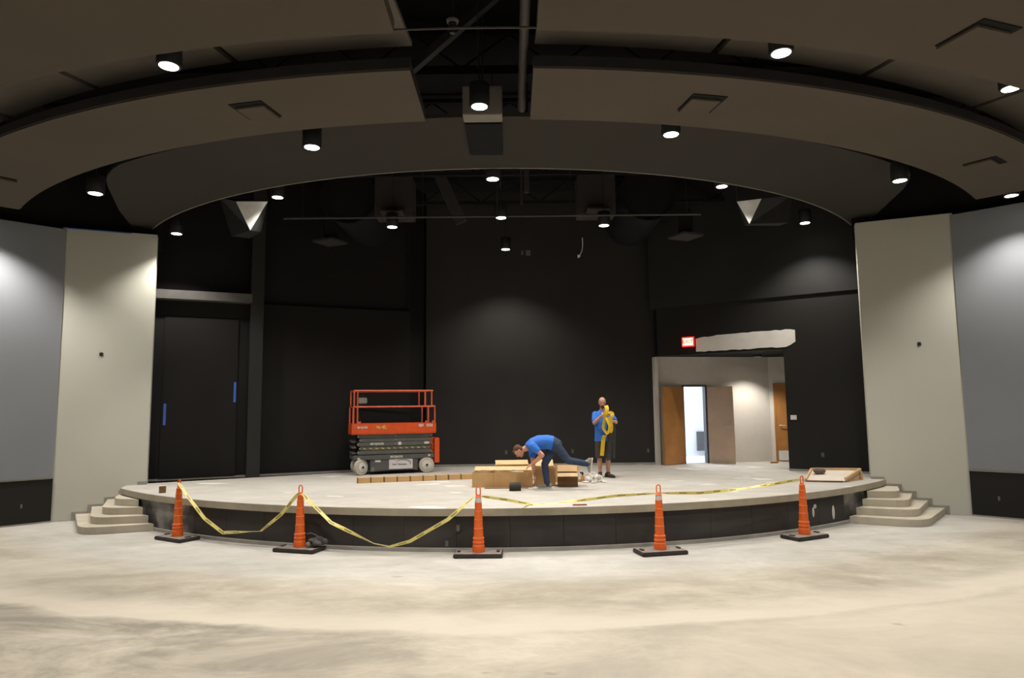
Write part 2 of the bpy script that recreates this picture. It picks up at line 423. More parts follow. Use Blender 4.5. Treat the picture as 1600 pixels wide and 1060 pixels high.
# grey side walls of the auditorium with black wainscot and a pale cap rail
def side_wall(name, a, pts, side):
    prev = a
    w = MB(); wn = MB(); cp = MB(); bs = MB()
    for q in pts:
        w.wall(prev, q, 0.0, 6.15, -0.2 * side); prev = q
    o = struct(w.build(name, 'grey'))
    prev = a
    for q in pts:
        d = (Vector(q) - Vector(prev)).normalized(); n = Vector((d.y, -d.x)) * -side
        pa = Vector(prev) + n * 0.001; pb = Vector(q) + n * 0.001
        wn.wall(pa, pb, 0.03, 0.885, 0.012 * side)
        cp.wall(pa, pb, 0.885, 0.915, 0.030 * side)
        bs.wall(pa, pb, 0.0, 0.03, 0.020 * side)
        prev = q
    wn.build('wainscot', 'blackr', o); cp.build('cap_rail', 'boxgrey', o); bs.build('base_strip', 'basestrip', o)
    return o
GL = (-9.52, 14.232); GL1 = (-12.6, 11.1); GR = (9.16, 13.838); GR1 = (12.3, 10.8)
sl = side_wall('wall_left', GL, [GL1, (-14.5, 7.5), (-14.5, -9)], 1)
sr = side_wall('wall_right', GR, [GR1, (14.5, 7.5), (14.5, -9)], -1)
nGL = Vector((0.714, -0.70)); nGR = Vector((-0.695, -0.72))
outlet(sl, (GL[0] - 0.36 + .0, GL[1] - 0.366), nGL, 0.38, 'plate')
outlet(sr, (GR[0] + 0.33, GR[1] - 0.32), nGR, 0.38, 'plate')
struct(MB().box((0, -9.1, 3.5), (30, 0.2, 9.6)).build('wall_rear', 'grey'))
# dark masking bulkhead above the side walls
for nm, sx in (('wall_left_bulkhead', -1), ('wall_right_bulkhead', 1)):
    w = MB()
    if sx < 0: chain = [(-8.0, 15.25), (-9.75, 14.45), (-12.85, 11.3), (-14.8, 7.6), (-14.8, -9)]
    else: chain = [(7.65, 14.9), (9.4, 14.1), (12.6, 11.0), (14.8, 7.6), (14.8, -9)]
    for a, b in zip(chain[:-1], chain[1:]): w.wall(a, b, 5.9, ZD, 0.12 * sx)
    struct(w.build(nm, 'deckblack'))

# upstage walls: left facet, centre, right facet with the opening
BL0, BL1 = (-9.9, 14.78), (-2.72, 18.03)
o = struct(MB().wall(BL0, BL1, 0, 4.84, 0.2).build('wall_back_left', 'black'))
dBL = (Vector(BL1) - Vector(BL0)).normalized(); nBL = Vector((dBL.y, -dBL.x))
def bl(x, off=0.0):
    t = (x - BL0[0]) / dBL.x; q = Vector(BL0) + dBL * t + nBL * off; return (q.x, q.y)
for x, z in ((-7.67, 1.05),): outlet(o, bl(x), nBL, z)
MB().wall(bl(-8.9, 0.012), bl(-2.75, 0.012), HS, HS + 0.05, 0.010).build('base_strip', 'basestrip', o)
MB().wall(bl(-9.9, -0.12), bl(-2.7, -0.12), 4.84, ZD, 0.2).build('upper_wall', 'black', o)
# dark recessed slot between the left facet and the centre wall
struct(MB().wall((-2.72, 18.03), (-2.36, 18.85), 0, ZD, 0.15).build('wall_back_return', 'black'))
struct(MB().wall(bl(-9.2, 0.30), bl(-6.35, 0.30), 4.82, 5.03, 0.30).build('trim_1', 'beam', bevel=0.004))   # beam across the left bay
MB().wall(bl(-9.2, 0.02), bl(-6.35, 0.02), 4.45, 4.82, 0.02).build('beam_shadow_strip', 'black', o)  # strip added where the beam's shadow falls on the wall
cpx = bl(-6.24, 0.10)
struct(MB().box((cpx[0], cpx[1], (ZD + HS) / 2), (0.30, 0.30, ZD - HS), math.atan2(dBL.y, dBL.x)).build('trim_2', 'black_up', bevel=0.006))   # steel column casing
# door leaves in the left bay: flush black doors marked by blue tape
dr = struct(MB().wall(bl(-8.05, 0.03), bl(-6.60, 0.03), HS + 0.06, 4.43, 0.03).build('door_4', 'black'))
def strip(x, z0, z1):
    a = bl(x - 0.025, 0.034); b = bl(x + 0.025, 0.034)
    return MB().wall(a, b, z0, z1, 0.003)
tag(strip(-7.985, 1.93, 2.42).build('painters_tape', 'bluetape'), 'short vertical strip of blue tape low on black wall beside left pier', 'tape')
tag(strip(-6.64, 2.44, 2.92).build('painters_tape', 'bluetape'), 'short vertical strip of blue tape higher up beside black column', 'tape')

CYW = 18.62
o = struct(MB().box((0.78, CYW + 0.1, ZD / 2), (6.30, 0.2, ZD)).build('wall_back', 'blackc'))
for x, z in ((-2.26, 1.05), (-0.19, 1.04), (1.61, 1.05), (3.66, 1.05)): outlet(o, (x, CYW), (0, -1), z)
MB().box((0.78, CYW - 0.008, HS + 0.03), (6.28, 0.016, 0.06)).build('base_strip', 'basestrip', o)

A_, B_ = (9.6, 14.52), (3.93, 18.30)          # right facet line
dA = (Vector(B_) - Vector(A_)).normalized(); nA = Vector((-dA.y, dA.x))
if nA.y > 0: nA = -nA
def br(x, off=0.0):
    t = (x - A_[0]) / dA.x; q = Vector(A_) + dA * t + nA * off; return (q.x, q.y)
OX = 6.62                                     # right jamb of the opening
w = MB().wall(br(OX), br(9.6), 0, 4.89, 0.25)
w.wall(br(3.93), br(OX), 3.59, 4.89, 0.25)
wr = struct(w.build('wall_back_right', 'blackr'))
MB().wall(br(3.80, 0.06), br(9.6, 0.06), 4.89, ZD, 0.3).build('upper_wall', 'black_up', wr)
outlet(wr, br(7.25), nA, 1.07)
q = br(6.75); outlet(wr, q, nA, 1.94, 'whiteplastic', 0.14, 0.11, None, 'thermostat')
MB().wall(br(6.63, 0.012), br(8.6, 0.012), HS, HS + 0.05, 0.010).build('base_strip', 'basestrip', wr)
# ragged bare-drywall strip over the opening
def patch():
    xs = [4.82 + (6.86 - 4.82) * i / 22 for i in range(23)]
    rnd = random.Random(3)
    top = []; bot = []
    for i, x in enumerate(xs):
        t = i / 22
        e = 0.10 * (1 - t) ** 3
        zt = 4.07 - e * 0.6 + rnd.uniform(-0.012, 0.012); zb = 3.65 + rnd.uniform(-0.012, 0.012)
        if i == 0: zt -= 0.02
        if i == 22: zb += 0.12; zt -= 0.02
        if i == 21: zb += 0.05
        top.append((x, zt)); bot.append((x, zb))
    ring = bot + top[::-1]
    vs = [(*br(x, 0.002), z) for x, z in ring] + [(*br(x, 0.014), z) for x, z in ring]
    n = len(ring); fs = []
    for lay in (0, n):
        for i in range(22):
            fs.append((lay + i, lay + i + 1, lay + n - 2 - i, lay + n - 1 - i))
    fs += [(i, (i + 1) % n, n + (i + 1) % n, n + i) for i in range(n)]
    return MB().add(vs, fs)
patch().build('bare_drywall_strip', 'patch', wr)

# corridor behind the opening
I0, I1, I2 = (3.93, 18.66), (7.28, 19.30), (8.9, 18.85)
dI = (Vector(I1) - Vector(I0)).normalized(); nI = Vector((dI.y, -dI.x))
def iw(s, off=0.0):
    q = Vector(I0) + dI * s + nI * off; return (q.x, q.y)
LI = (Vector(I1) - Vector(I0)).length
D0, D1 = 0.78, 1.47                            # doorway along the inner wall
DH = HS + 2.10
w = MB().wall(I0, iw(D0), HS, 3.62, 0.12).wall(iw(D1), I1, HS, 3.62, 0.12).wall(iw(D0), iw(D1), DH, 3.62, 0.12)
wi = struct(w.build('wall_corridor_back', 'white'))
outlet(wi, iw(1.92), nI, 1.05, 'whiteplastic')
MB().wall((3.88, 18.50), (3.98, 18.53), HS, 3.58, 0.13).build('jamb_board', 'white', wi)
ws = struct(MB().wall(I1, I2, HS, 3.62, 0.12).build('wall_corridor_side', 'white'))
struct(MB().wall(I2, (9.6, 15.4), HS, 3.62, 0.12).build('wall_corridor_end', 'white'))
struct(MB().prism([br(3.8, -0.25), br(9.4, -0.25), (10.0, 15.6), (9.2, 19.6), (3.8, 19.6)], 3.60, 3.66).build('ceiling_corridor', 'deckblack'))
# bright room behind the open doors
w = MB().wall(iw(-0.6, -2.6), iw(3.4, -2.6), 0, 3.6, 0.1).wall(iw(-0.6, -0.12), iw(-0.6, -2.6), 0, 3.6, 0.1).wall(iw(3.4, -2.6), iw(3.4, -0.12), 0, 3.6, 0.1)
struct(w.build('wall_far_room', 'coolwall'))
struct(MB().prism([iw(-0.6, -0.1), iw(3.4, -0.1), iw(3.4, -2.7), iw(-0.6, -2.7)], 3.5, 3.58).build('ceiling_far_room', 'coolwall'))
struct(MB().prism([iw(-0.6, -0.02), iw(3.4, -0.02), iw(3.4, -2.7), iw(-0.6, -2.7)], HS - 0.1, HS + 0.004).build('floor_far_room', 'coolwall'))
q = iw(2.60, -2.55)
MB().box((q[0], q[1], HS + 0.46), (0.42, 0.05, 0.60), math.atan2(dI.y, dI.x)).build('return_grille', 'frame', bpy.data.objects['wall_far_room'])
# door frame
fr = MB()
for s in (D0, D1): 
    a = iw(s - 0.03, 0.02); b = iw(s + 0.03, 0.02); fr.wall(a, b, HS, DH + 0.04, 0.16)
fr.wall(iw(D0, 0.02), iw(D1, 0.02), DH, DH + 0.05, 0.16)
struct(fr.build('trim_3', 'frame'))
def lever(parent, p, rz, z, flip=1):
    h = MB().lathe([(0.028, 0), (0.028, 0.012)], 12, (0, 0, 0), (0, -1, 0)).tube([(0, -0.005, 0), (0, -0.055, 0), (0.03 * flip, -0.06, 0), (0.13 * flip, -0.06, -0.004)], 0.011, 8)
    return h.build('handle', 'steel', parent, smooth=True, loc=(p[0], p[1], z), rz=rz)
def leaf(name, hinge, free, m, w_lever):
    a = Vector(hinge); b = Vector(free); d = (b - a).normalized()
    o = struct(MB().wall(a, b, HS + 0.01, DH - 0.01, 0.045 if d.x < 0 else -0.045).build(name, m, bevel=0.004))
    hg = MB()
    for z in (0.25, 1.05, 1.85): hg.lathe([(0.012, 0), (0.012, 0.10)], 8, (a.x, a.y, HS + z))
    hg.build('hinge', 'steel', o)
    return o
hl = iw(D0 - 0.03, 0.03); fl = (4.02, 18.30)
dl = leaf('door_1', hl, fl, 'wood', False)
hr = iw(D1 + 0.04, 0.03); frr = (hr[0] + 0.56, hr[1] - 0.47)
d2 = leaf('door_2', hr, frr, 'woodpale', True)
dd = (Vector(frr) - Vector(hr)).normalized(); nn = Vector((dd.y, -dd.x)); 
if nn.y > 0: nn = -nn
q = Vector(hr) + dd * 0.64 + nn * 0.046
lever(d2, q, math.atan2(nn.y, nn.x) + PI / 2, HS + 1.0, -1)
# wooden door on the side return, with pale kick plate
dS = (Vector(I2) - Vector(I1)).normalized(); nS = Vector((dS.y, -dS.x))
def sw(s, off=0.0):
    q = Vector(I1) + dS * s + nS * off; return (q.x, q.y)
fr = MB().wall(sw(0.10, 0.03), sw(0.15, 0.03), HS, DH + 0.03, 0.03).wall(sw(1.07, 0.03), sw(1.12, 0.03), HS, DH + 0.03, 0.03).wall(sw(0.10, 0.03), sw(1.12, 0.03), DH + 0.03, DH + 0.08, 0.03)
struct(fr.build('trim_4', 'wood'))
d3 = struct(MB().wall(sw(0.155, 0.02), sw(1.065, 0.02), HS + 0.01, DH + 0.02, 0.018).build('door_3', 'wood'))
MB().wall(sw(0.17, 0.026), sw(1.05, 0.026), HS + 0.03, HS + 0.30, 0.005).build('kick_plate', 'whiteplastic', d3)
lever(d3, sw(0.25, 0.02), math.atan2(nS.y, nS.x) + PI / 2, HS + 1.0, 1)

# ------------------------------------------------------------------ stage
stg = thing('stage', 'low curved stage with pale concrete deck and black front', 'stage')
af = 49.0
deck = arc(10.90, -46.4, 48.2, 72)
poly = [(-8.1, 15.15), (-8.32, 14.82)] + [p for p in deck] + [(9.4, 14.62), (9.7, 15.6), (9.3, 19.7), (3.9, 19.7), (3.9, CYW + 0.05), (-2.5, CYW + 0.05), (-2.7, 18.1)]
deck_poly = []
for p in poly: deck_poly.append(p)
MB().prism(poly, 0.55, HS).build('deck', 'deck', stg, bevel=0.006)
ed = MB()
n = 72
op = arc(10.904, -46.4, 48.2, n); ip = arc(10.89, -46.4, 48.2, n)
ed.prism(op + ip[::-1], 0.552, HS - 0.006)
ed.build('deck_edge', 'edge', stg)
NP = 20; A0, A1 = -44.0, 46.0
fp0 = None
for i in range(NP):
    a0 = A0 + (A1 - A0) * i / NP + 0.014; a1 = A0 + (A1 - A0) * (i + 1) / NP - 0.014
    o_ = arc(10.84, a0, a1, 4); i_ = arc(10.78, a0, a1, 4)
    p = MB().prism(o_ + i_[::-1], 0.0, 0.549).build('fascia_panel', 'fascia_end' if i <= 2 or i >= NP - 2 else 'fascia', stg)
    if i == NP - 4:
        for da, z, w, h in ((2.1, 0.26, 0.05, 0.10), (3.6, 0.30, 0.03, 0.09), (3.9, 0.40, 0.045, 0.04)):
            c = pol(10.842, a0 + da); MB().ell((c[0], c[1], z), (w, 0.006, h), rot=Matrix.Rotation(R(a0 + da), 3, 'Z')).build('filler_patch', 'pale', p, smooth=True)
    if i == NP - 3:
        c = pol(10.842, a0 + 2.4); MB().ell((c[0], c[1], 0.24), (0.045, 0.006, 0.13), rot=Matrix.Rotation(R(a0 + 2.4), 3, 'Z')).build('filler_patch', 'pale', p, smooth=True)
    if i == 9:
        for a, z in ((-3.35, 0.36), (-4.3, 0.12)):
            c = pol(10.84, a); outlet(p, c, (math.sin(R(a)), -math.cos(R(a))), z, 'plate')
for a0, a1 in ((-46.35, -44.03), (46.03, 48.15)):
    o_ = arc(10.84, a0, a1, 4); i_ = arc(10.78, a0, a1, 4)
    MB().prism(o_ + i_[::-1], 0.0, 0.549).build('fascia_panel', 'fascia_end', stg)
MB().wall(pol(10.86, -46.3), (-8.30, 14.80), 0.0, HS - 0.002, -0.05).build('end_panel', 'edge', stg)
bp_ = arc(10.90, A0, A1, 60); bi_ = arc(10.842, A0, A1, 60)
MB().prism(bp_ + bi_[::-1], 0, 0.055).build('base_strip', 'basestrip', stg)

q0 = on(PL0, PL1, 0.90, 0.002, nL); q1 = on(PL0, PL1, 1.0, 0.002, nL)
MB().wall(q0, q1, HS, HS + 0.07, -0.02).build('skirting', 'basestrip', pl)
q0 = on(PR0, PR1, 0.86, 0.002, nR); q1 = on(PR0, PR1, 1.0, 0.002, nR)
MB().wall(q0, q1, HS, HS + 0.05, 0.02).build('skirting', 'basestrip', pr)

# stage steps
def round_poly(pts, r):
    out = [Vector(pts[0])]
    for i in range(1, len(pts) - 1):
        p = Vector(pts[i]); a = (Vector(pts[i - 1]) - p); b = (Vector(pts[i + 1]) - p)
        rr = min(r[i - 1] if isinstance(r, (list, tuple)) else r, a.length * 0.49, b.length * 0.49)
        s_ = p + a.normalized() * rr; e_ = p + b.normalized() * rr
        for k in range(7):
            t = k / 6; out.append(s_ * (1 - t) ** 2 + p * 2 * t * (1 - t) + e_ * t ** 2)
    out.append(Vector(pts[-1])); return [(v.x, v.y) for v in out]
def steps(side, label, pier_a, pier_b, wall_s, corners, starts):
    st = thing('stage_steps', label, 'steps')
    nrm = nL if side < 0 else nR
    for k in range(4):
        w0 = on(pier_a, pier_b, wall_s[k], 0.002, nrm)
        rim = [starts[k], corners[k], w0]
        rp = round_poly(rim, 0.42 - 0.05 * k)
        # close the tread against the pier and under the deck
        wend = on(pier_a, pier_b, 0.985 if side > 0 else 0.775, 0.002, nrm)
        sgn = -1 if side < 0 else 1
        a_s = math.degrees(math.atan2((starts[k][0] - CX), (CY - starts[k][1])))
        a_e = math.degrees(math.atan2((wend[0] - CX), (CY - wend[1])))
        if side < 0: a_e = -46.35
        back = [pol(10.90, a_e + (a_s - a_e) * i / 6) for i in range(7)]
        rp = rp + [wend] + back[0:7]
        z1 = 0.134 * (k + 1); z0 = 0.134 * k if k else 0.0
        pz = rp if side > 0 else rp
        MB().prism(pz, z0, z1).build('step', 'step', st, bevel=0.008)
        # stepped skirting on the pier
        q0 = on(pier_a, pier_b, wall_s[k] - 0.04, 0.002, nrm); q1 = on(pier_a, pier_b, (wall_s[k + 1] - 0.04) if k < 3 else (0.86 if side > 0 else 0.80), 0.002, nrm)
        MB().wall(q0, q1, 0.0 if k == 0 else z0 + 0.045, z1 + 0.045, -0.014 * (1 if side < 0 else -1)).build('skirting', 'basestrip', st)
    return st
def on_circle(x): return (x, CY - math.sqrt(10.905 ** 2 - (x - CX) ** 2))
steps(1, 'pale concrete corner steps against the right hand pier', PR0, PR1, [0.28, 0.44, 0.59, 0.73],
      [(7.46, 12.52), (7.50, 12.86), (7.54, 13.19), (7.55, 13.50)], [on_circle(6.36), on_circle(6.58), on_circle(6.80), on_circle(6.98)])
steps(-1, 'pale concrete corner steps against the left hand pier', PL0, PL1, [0.28, 0.44, 0.60, 0.75],
      [(-7.96, 12.66), (-7.95, 13.0), (-7.96, 13.33), (-7.93, 13.66)], [on_circle(-6.80), on_circle(-6.98), on_circle(-7.18), on_circle(-7.34)])

# ------------------------------------------------------------------ suspended ceiling clouds
GX0, GX1 = -1.15, 0.28
def ang_at(r, x): return math.degrees(math.asin((x - CX) / r))
def half_ring(r0, r1, side, aend, z0, z1, n=40):
    if side < 0: a = [(-aend), ang_at(r0, GX0)], [(-aend), ang_at(r1, GX0)]
    else: a = [ang_at(r0, GX1), aend], [ang_at(r1, GX1), aend]
    return MB().prism(arc(r1, a[1][0], a[1][1], n) + arc(r0, a[0][0], a[0][1], n)[::-1], z0, z1)
def grille(par, r, deg, z, s=0.40):
    c = pol(r, deg)
    g = MB().box((0.0, -0.02, 0.0), (s + 0.07, s + 0.07, 0.012)).build('vent', 'deckblack', par, loc=(c[0], c[1], z - 0.006), rz=R(deg))  # black backing, set off-centre to paint in the shadow gap
    MB().box((0.018 * (1 if deg < 0 else -1), 0.022, -0.022), (s, s, 0.03)).build('vent_face', par.data.materials[0], g, bevel=0.006)
for side, sd in ((-1, 'left'), (1, 'right')):
    c1 = half_ring(15.37, 20.2, side, 52, 6.0, 6.14).build('ceiling_cloud', 'cloud')
    tag(c1, 'broad curved taupe ceiling panel nearest the viewer, %s half' % sd, 'ceiling panel', 'suspended curved ceiling panels')
    grille(c1, 15.97 if side > 0 else 17.4, 18.5 * side, 6.0, 0.46)
    c2 = half_ring(12.92, 14.32, side, 45.6, 6.15, 6.17).build('ceiling_cloud', 'cloud')
    tag(c2, 'narrow curved taupe ceiling panel between two rings of lamps, %s half' % sd, 'ceiling panel', 'suspended curved ceiling panels')
    half_ring(12.90, 14.34, side, 45.65, 6.171, 6.30).build('fascia', 'darkgrey', c2)
    grille(c2, 13.62, -13.0 if side < 0 else 11.6, 6.15)
    grille(c2, 13.62, -37.9 if side < 0 else 36.0, 6.15)
    # raised dark soffit between the two panels: separate boards
    sf = thing('raised_soffit', 'dark raised soffit of curved boards above the outer lamp ring, %s half' % sd, 'soffit', group='raised soffits')
    edges = [-46, -38, -30, -21.9, -12.9, ang_at(14.8, GX0)] if side < 0 else [ang_at(14.8, GX1), 11.3, 20.4, 30, 38, 46]
    for a0, a1 in zip(edges[:-1], edges[1:]):
        MB().prism(arc(15.9, a0 + .2, a1 - .2, 8) + arc(14.12, a0 + .2, a1 - .2, 8)[::-1], 6.56, 6.62).build('soffit_board', 'soffit', sf)
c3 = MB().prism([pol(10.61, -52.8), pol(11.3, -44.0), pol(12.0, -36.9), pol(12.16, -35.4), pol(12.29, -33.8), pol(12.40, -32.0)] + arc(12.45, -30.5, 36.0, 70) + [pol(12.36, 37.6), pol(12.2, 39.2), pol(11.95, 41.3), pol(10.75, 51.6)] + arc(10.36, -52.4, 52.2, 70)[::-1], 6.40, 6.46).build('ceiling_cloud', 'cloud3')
tag(c3, 'innermost curved brown ceiling panel spanning above the stage front', 'ceiling panel', 'suspended curved ceiling panels')
MB().prism(arc(10.36, -52.4, 52.2, 70) + arc(10.33, -52.4, 52.2, 70)[::-1], 6.395, 6.47).build('edge_bead', 'boxgrey', c3)

# ------------------------------------------------------------------ downlights
def make_can():
    t = thing('downlight', '', 'light')
    MB().lathe([(0.104, 0.003), (0.128, 0.0), (0.135, 0.01), (0.135, 0.29), (0.128, 0.31), (0.02, 0.315)], 24).build('housing', 'canblack', t, smooth=True)
    MB().lathe([(0.104, 0.0005), (0.104, 0.002)], 24).build('lens', 'lens', t)
    return t
def add_lamp(t, w, cone=CONE, blend=BLEND, col=LAMP_COL):
    ld = bpy.data.lights.new('lamp', 'SPOT'); ld.energy = w; ld.spot_size = R(cone); ld.spot_blend = blend
    ld.shadow_soft_size = 0.09; ld.color = col
    lo = bpy.data.objects.new('lamp', ld); COL.objects.link(lo); lo.parent = t; lo.location = (0, 0, -0.012)
    return lo
can0 = make_can(); _used = [False]
def can(p, label, w, group, stem=ZD, cone=CONE):
    t = can0 if not _used[0] else copy_tree(can0)
    _used[0] = True
    t.location = p; t['label'] = label; t['group'] = group
    return t, w, cone, stem
CANS = [
 ((-3.88, 7.38, 6.16), 'large lit downlight in the outer slot, upper left', LAMP_W),
 ((3.06, 7.27, 6.18), 'large lit downlight in the outer slot, upper right of the centre gap', LAMP_W),
 ((6.41, 8.31, 6.235), 'lit downlight in the outer slot at the far right edge', LAMP_W),
 ((-0.40, 8.66, 6.23), 'lit downlight in the centre gap before the grey hanging box', LAMP_W),
 ((-0.46, 5.79, 6.00), 'downlight at the top edge in the centre gap', LAMP_W),
 ((-2.85, 9.43, 6.00), 'lit downlight in the inner slot, left of the centre gap', LAMP_W),
 ((2.32, 9.42, 6.13), 'lit downlight in the inner slot, right of the centre gap', LAMP_W),
 ((-7.02, 11.16, 5.92), 'lit downlight in the inner slot above the left steps', LAMP_W),
 ((6.58, 11.14, 5.99), 'lit downlight in the inner slot above the right steps', LAMP_W),
 ((9.44, 12.46, 6.12), 'lit downlight close to the grey wall at right', LAMP_W),
 ((-4.74, 13.44, 6.55), 'stage downlight behind the arch, beside the lit side of the left speaker', LAMP_STAGE),
 ((-7.38, 14.66, 6.14), 'stage downlight beside the inner edge of the left pier', LAMP_STAGE),
 ((-2.60, 14.55, 6.21), 'stage downlight above the orange scissor lift', LAMP_STAGE),
 ((-0.31, 11.60, 6.25), 'stage downlight just behind the arch at its middle', LAMP_STAGE),
 ((-0.205, 14.05, 6.25), 'middle stage downlight in the centre row, half hidden by a rod', LAMP_STAGE),
 ((-0.14, 17.20, 6.31), 'rearmost stage downlight close to the black centre wall', LAMP_STAGE),
 ((2.04, 14.53, 6.19), 'stage downlight above the standing man', LAMP_STAGE),
 ((4.18, 13.05, 6.55), 'stage downlight behind the arch, beside the lit side of the right speaker', LAMP_STAGE),
 ((6.77, 15.27, 6.40), 'stage downlight washing the black wall beside the right pier', LAMP_STAGE),
]
made = []
for p, lb, wv in CANS: made.append(can(p, lb, wv, 'black cylinder downlights'))
hidden = [((-10.0, 12.66, 6.12), 1)] + [(pol(19.9 + 0.35, a) + (6.18,), 1) for a in (-36, -22, 22, 36)] + \
         [(pol(21.2, a) + (6.18,), 1) for a in (-29, -9, 9, 29)] + [(pol(25.5, a) + (6.18,), 1) for a in (-20, 0, 20)]
for p, _ in hidden: made.append(can(p, 'black cylinder downlight over the seating area, outside the view', LAMP_HOUSE, 'downlights over the seating area'))
for t, wv, cone, stem in made:
    z = t.location.z
    rr_ = math.hypot(t.location.x - CX, t.location.y - CY)
    top_ = 6.555 if (14.1 < rr_ < 15.9 and not (GX0 - .1 < t.location.x < GX1)) else (6.715 if (GX0 < t.location.x < GX1 and 15.45 < rr_ < 17.2) else ZD)
    MB().tube([(0, 0, 0.30), (0, 0, top_ - z)], 0.008, 6).build('stem', 'canblack', t)
    add_lamp(t, wv, cone)
# corridor downlight and far-room panel (both out of sight behind the header)
rl = thing('recessed_light', 'recessed corridor ceiling light behind the opening header', 'light', iw(2.62, 0.80) + (3.596,))
MB().lathe([(0.11, -0.05), (0.122, -0.05), (0.122, 0.003), (0.11, 0.003)], 20, cap=False).build('trim_ring', 'canblack', rl)
MB().lathe([(0.108, 0.0), (0.108, 0.003)], 20).build('lens', 'lens', rl)
add_lamp(rl, 360.0, 108, 0.6)
pt = thing('panel_light', 'bright ceiling panel lamp in the room behind the open doors', 'light', iw(1.1, -1.5) + (3.47,), 0)
MB().box((0, 0, 0.0), (0.62, 0.62, 0.04)).build('tray', 'whiteplastic', pt, bevel=0.004)
MB().box((0, 0, -0.023), (0.56, 0.56, 0.006)).build('diffuser', 'lens', pt)
ld = bpy.data.lights.new('lamp', 'AREA'); ld.size = 0.56; ld.energy = 88; ld.color = (0.84, 0.92, 1.0)
lo = bpy.data.objects.new('lamp', ld); COL.objects.link(lo); lo.parent = pt; lo.location = (0, 0, -0.03)

# ------------------------------------------------------------------ hanging things over the stage
hb = thing('hanging_box', 'grey hanging box behind the centre gap lamp with a dark tail', 'box', (-0.385, 9.34, 6.37))
MB().box((0, 0, 0.21), (0.56, 0.28, 0.42)).build('housing', 'boxgrey', hb, bevel=0.01)
MB().box((0, 0.76, 0.0), (0.54, 1.22, 0.04)).build('tail_plate', 'deckblack', hb, bevel=0.004)
MB().tube([(0, 0, 0.42), (0, 0, ZD - 6.37)], 0.012, 6).build('hanger', 'darkgrey', hb)

def speaker(name, label, pts_front, back):
    t = thing(name, label, 'speaker')
    A, B, C, P, Q = [Vector(p) for p in pts_front]
    up = Vector((0, 0.08, 0.5))
    # left (dark) face A-B-P-Q, right face B-C-P, extended upward and backward
    bk = Vector(back)
    m = MB()
    vs = [A, B, P, Q, A + bk, C, Q + bk * 0.9, P + bk * 0.55]
    m.add(vs, [(0, 3, 2, 1), (1, 2, 5), (3, 6, 7, 2), (2, 7, 5), (0, 1, 5, 4), (0, 4, 6, 3), (4, 5, 7, 6)])
    m.build('cabinet', 'darkgrey', t)
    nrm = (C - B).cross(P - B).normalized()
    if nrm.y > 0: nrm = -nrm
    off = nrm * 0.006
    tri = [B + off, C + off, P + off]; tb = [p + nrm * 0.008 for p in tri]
    MB().add(tri + tb, [(0, 1, 2), (5, 4, 3), (0, 3, 4, 1), (1, 4, 5, 2), (2, 5, 3, 0)]).build('lit_side_plate', 'whiteplastic', t)  # white plate added to stand for the brightly lit side face
    for p in (A, C): MB().tube([(p.x, p.y, p.z - 0.02), (p.x, p.y, ZD)], 0.008, 6).build('hanger', 'canblack', t)
    return t
speaker('hanging_speaker', 'dark hanging speaker with lit triangular side painted white, left above stage', [(-6.0, 13.6, 6.62), (-5.55, 13.35, 6.45), (-4.98, 13.55, 6.50), (-5.30, 13.5, 5.89), (-5.72, 13.6, 5.80)], (0.1, 0.8, 0.15))
t = speaker('hanging_speaker', 'dark hanging speaker with lit triangular side painted white, right above stage', [(5.75, 13.5, 6.50), (5.03, 13.25, 6.36), (4.62, 13.5, 6.38), (4.82, 13.4, 5.89), (5.65, 13.5, 5.93)], (0.1, 0.8, 0.15))
# pipe batten over the stage
bt = thing('pipe_batten', 'thin horizontal pipe hung across the stage ceiling', 'pipe', (-0.3, 14.3, 6.36))
MB().tube([(-4.6, 0, 0), (4.4, 0, 0)], 0.024, 8).build('pipe', 'pipe', bt, smooth=True)
for x in (-4.2, -1.6, 1.6, 4.1): MB().tube([(x, 0, 0), (x, 0, ZD - 6.36)], 0.008, 6).build('hanger', 'darkgrey', bt)
def baffle(x, lab):
    t = thing('duct_drop', lab, 'duct', (x * 1.06, 14.95, 6.60))
    MB().box((0, 0.3, 0.45), (0.86, 0.55, 0.92)).build('casing', 'midgrey', t, bevel=0.01)
    MB().box((0, 0.0, 0.0), (0.5, 0.62, 0.05), rot=Matrix.Rotation(R(-6), 3, 'X')).build('outlet_tray', 'pipe', t, bevel=0.005)
    MB().box((0, 0.3, 1.4), (0.5, 0.4, 1.0)).build('riser', 'deckblack', t)
    return t
baffle(-2.50, 'square grey duct drop above the stage, left of the centre rods')
baffle(1.84, 'square grey duct drop above the stage, right of the centre rods')
def drum(x, lab):
    t = thing('round_duct', lab, 'duct', (x, 15.3, 7.15))
    MB().lathe([(0.62, 0), (0.66, 0.0), (0.66, 0.05), (0.62, 0.05)], 32, (0, -0.05, 0), (0, 1, 0), cap=False).build('flange', 'deckblack', t, smooth=True)
    MB().lathe([(0.62, 0), (0.62, 2.6)], 32, (0, 0, 0), (0, 1, 0)).build('shell', 'deckblack', t, smooth=True)
    MB().tube([(0, 0.2, 0.62), (0, 0.2, ZD - 7.15)], 0.01, 6).build('hanger', 'canblack', t)
    return t
drum(3.18, 'large dark round duct under the stage ceiling at right')
drum(-3.75, 'large dark round duct under the stage ceiling at left')
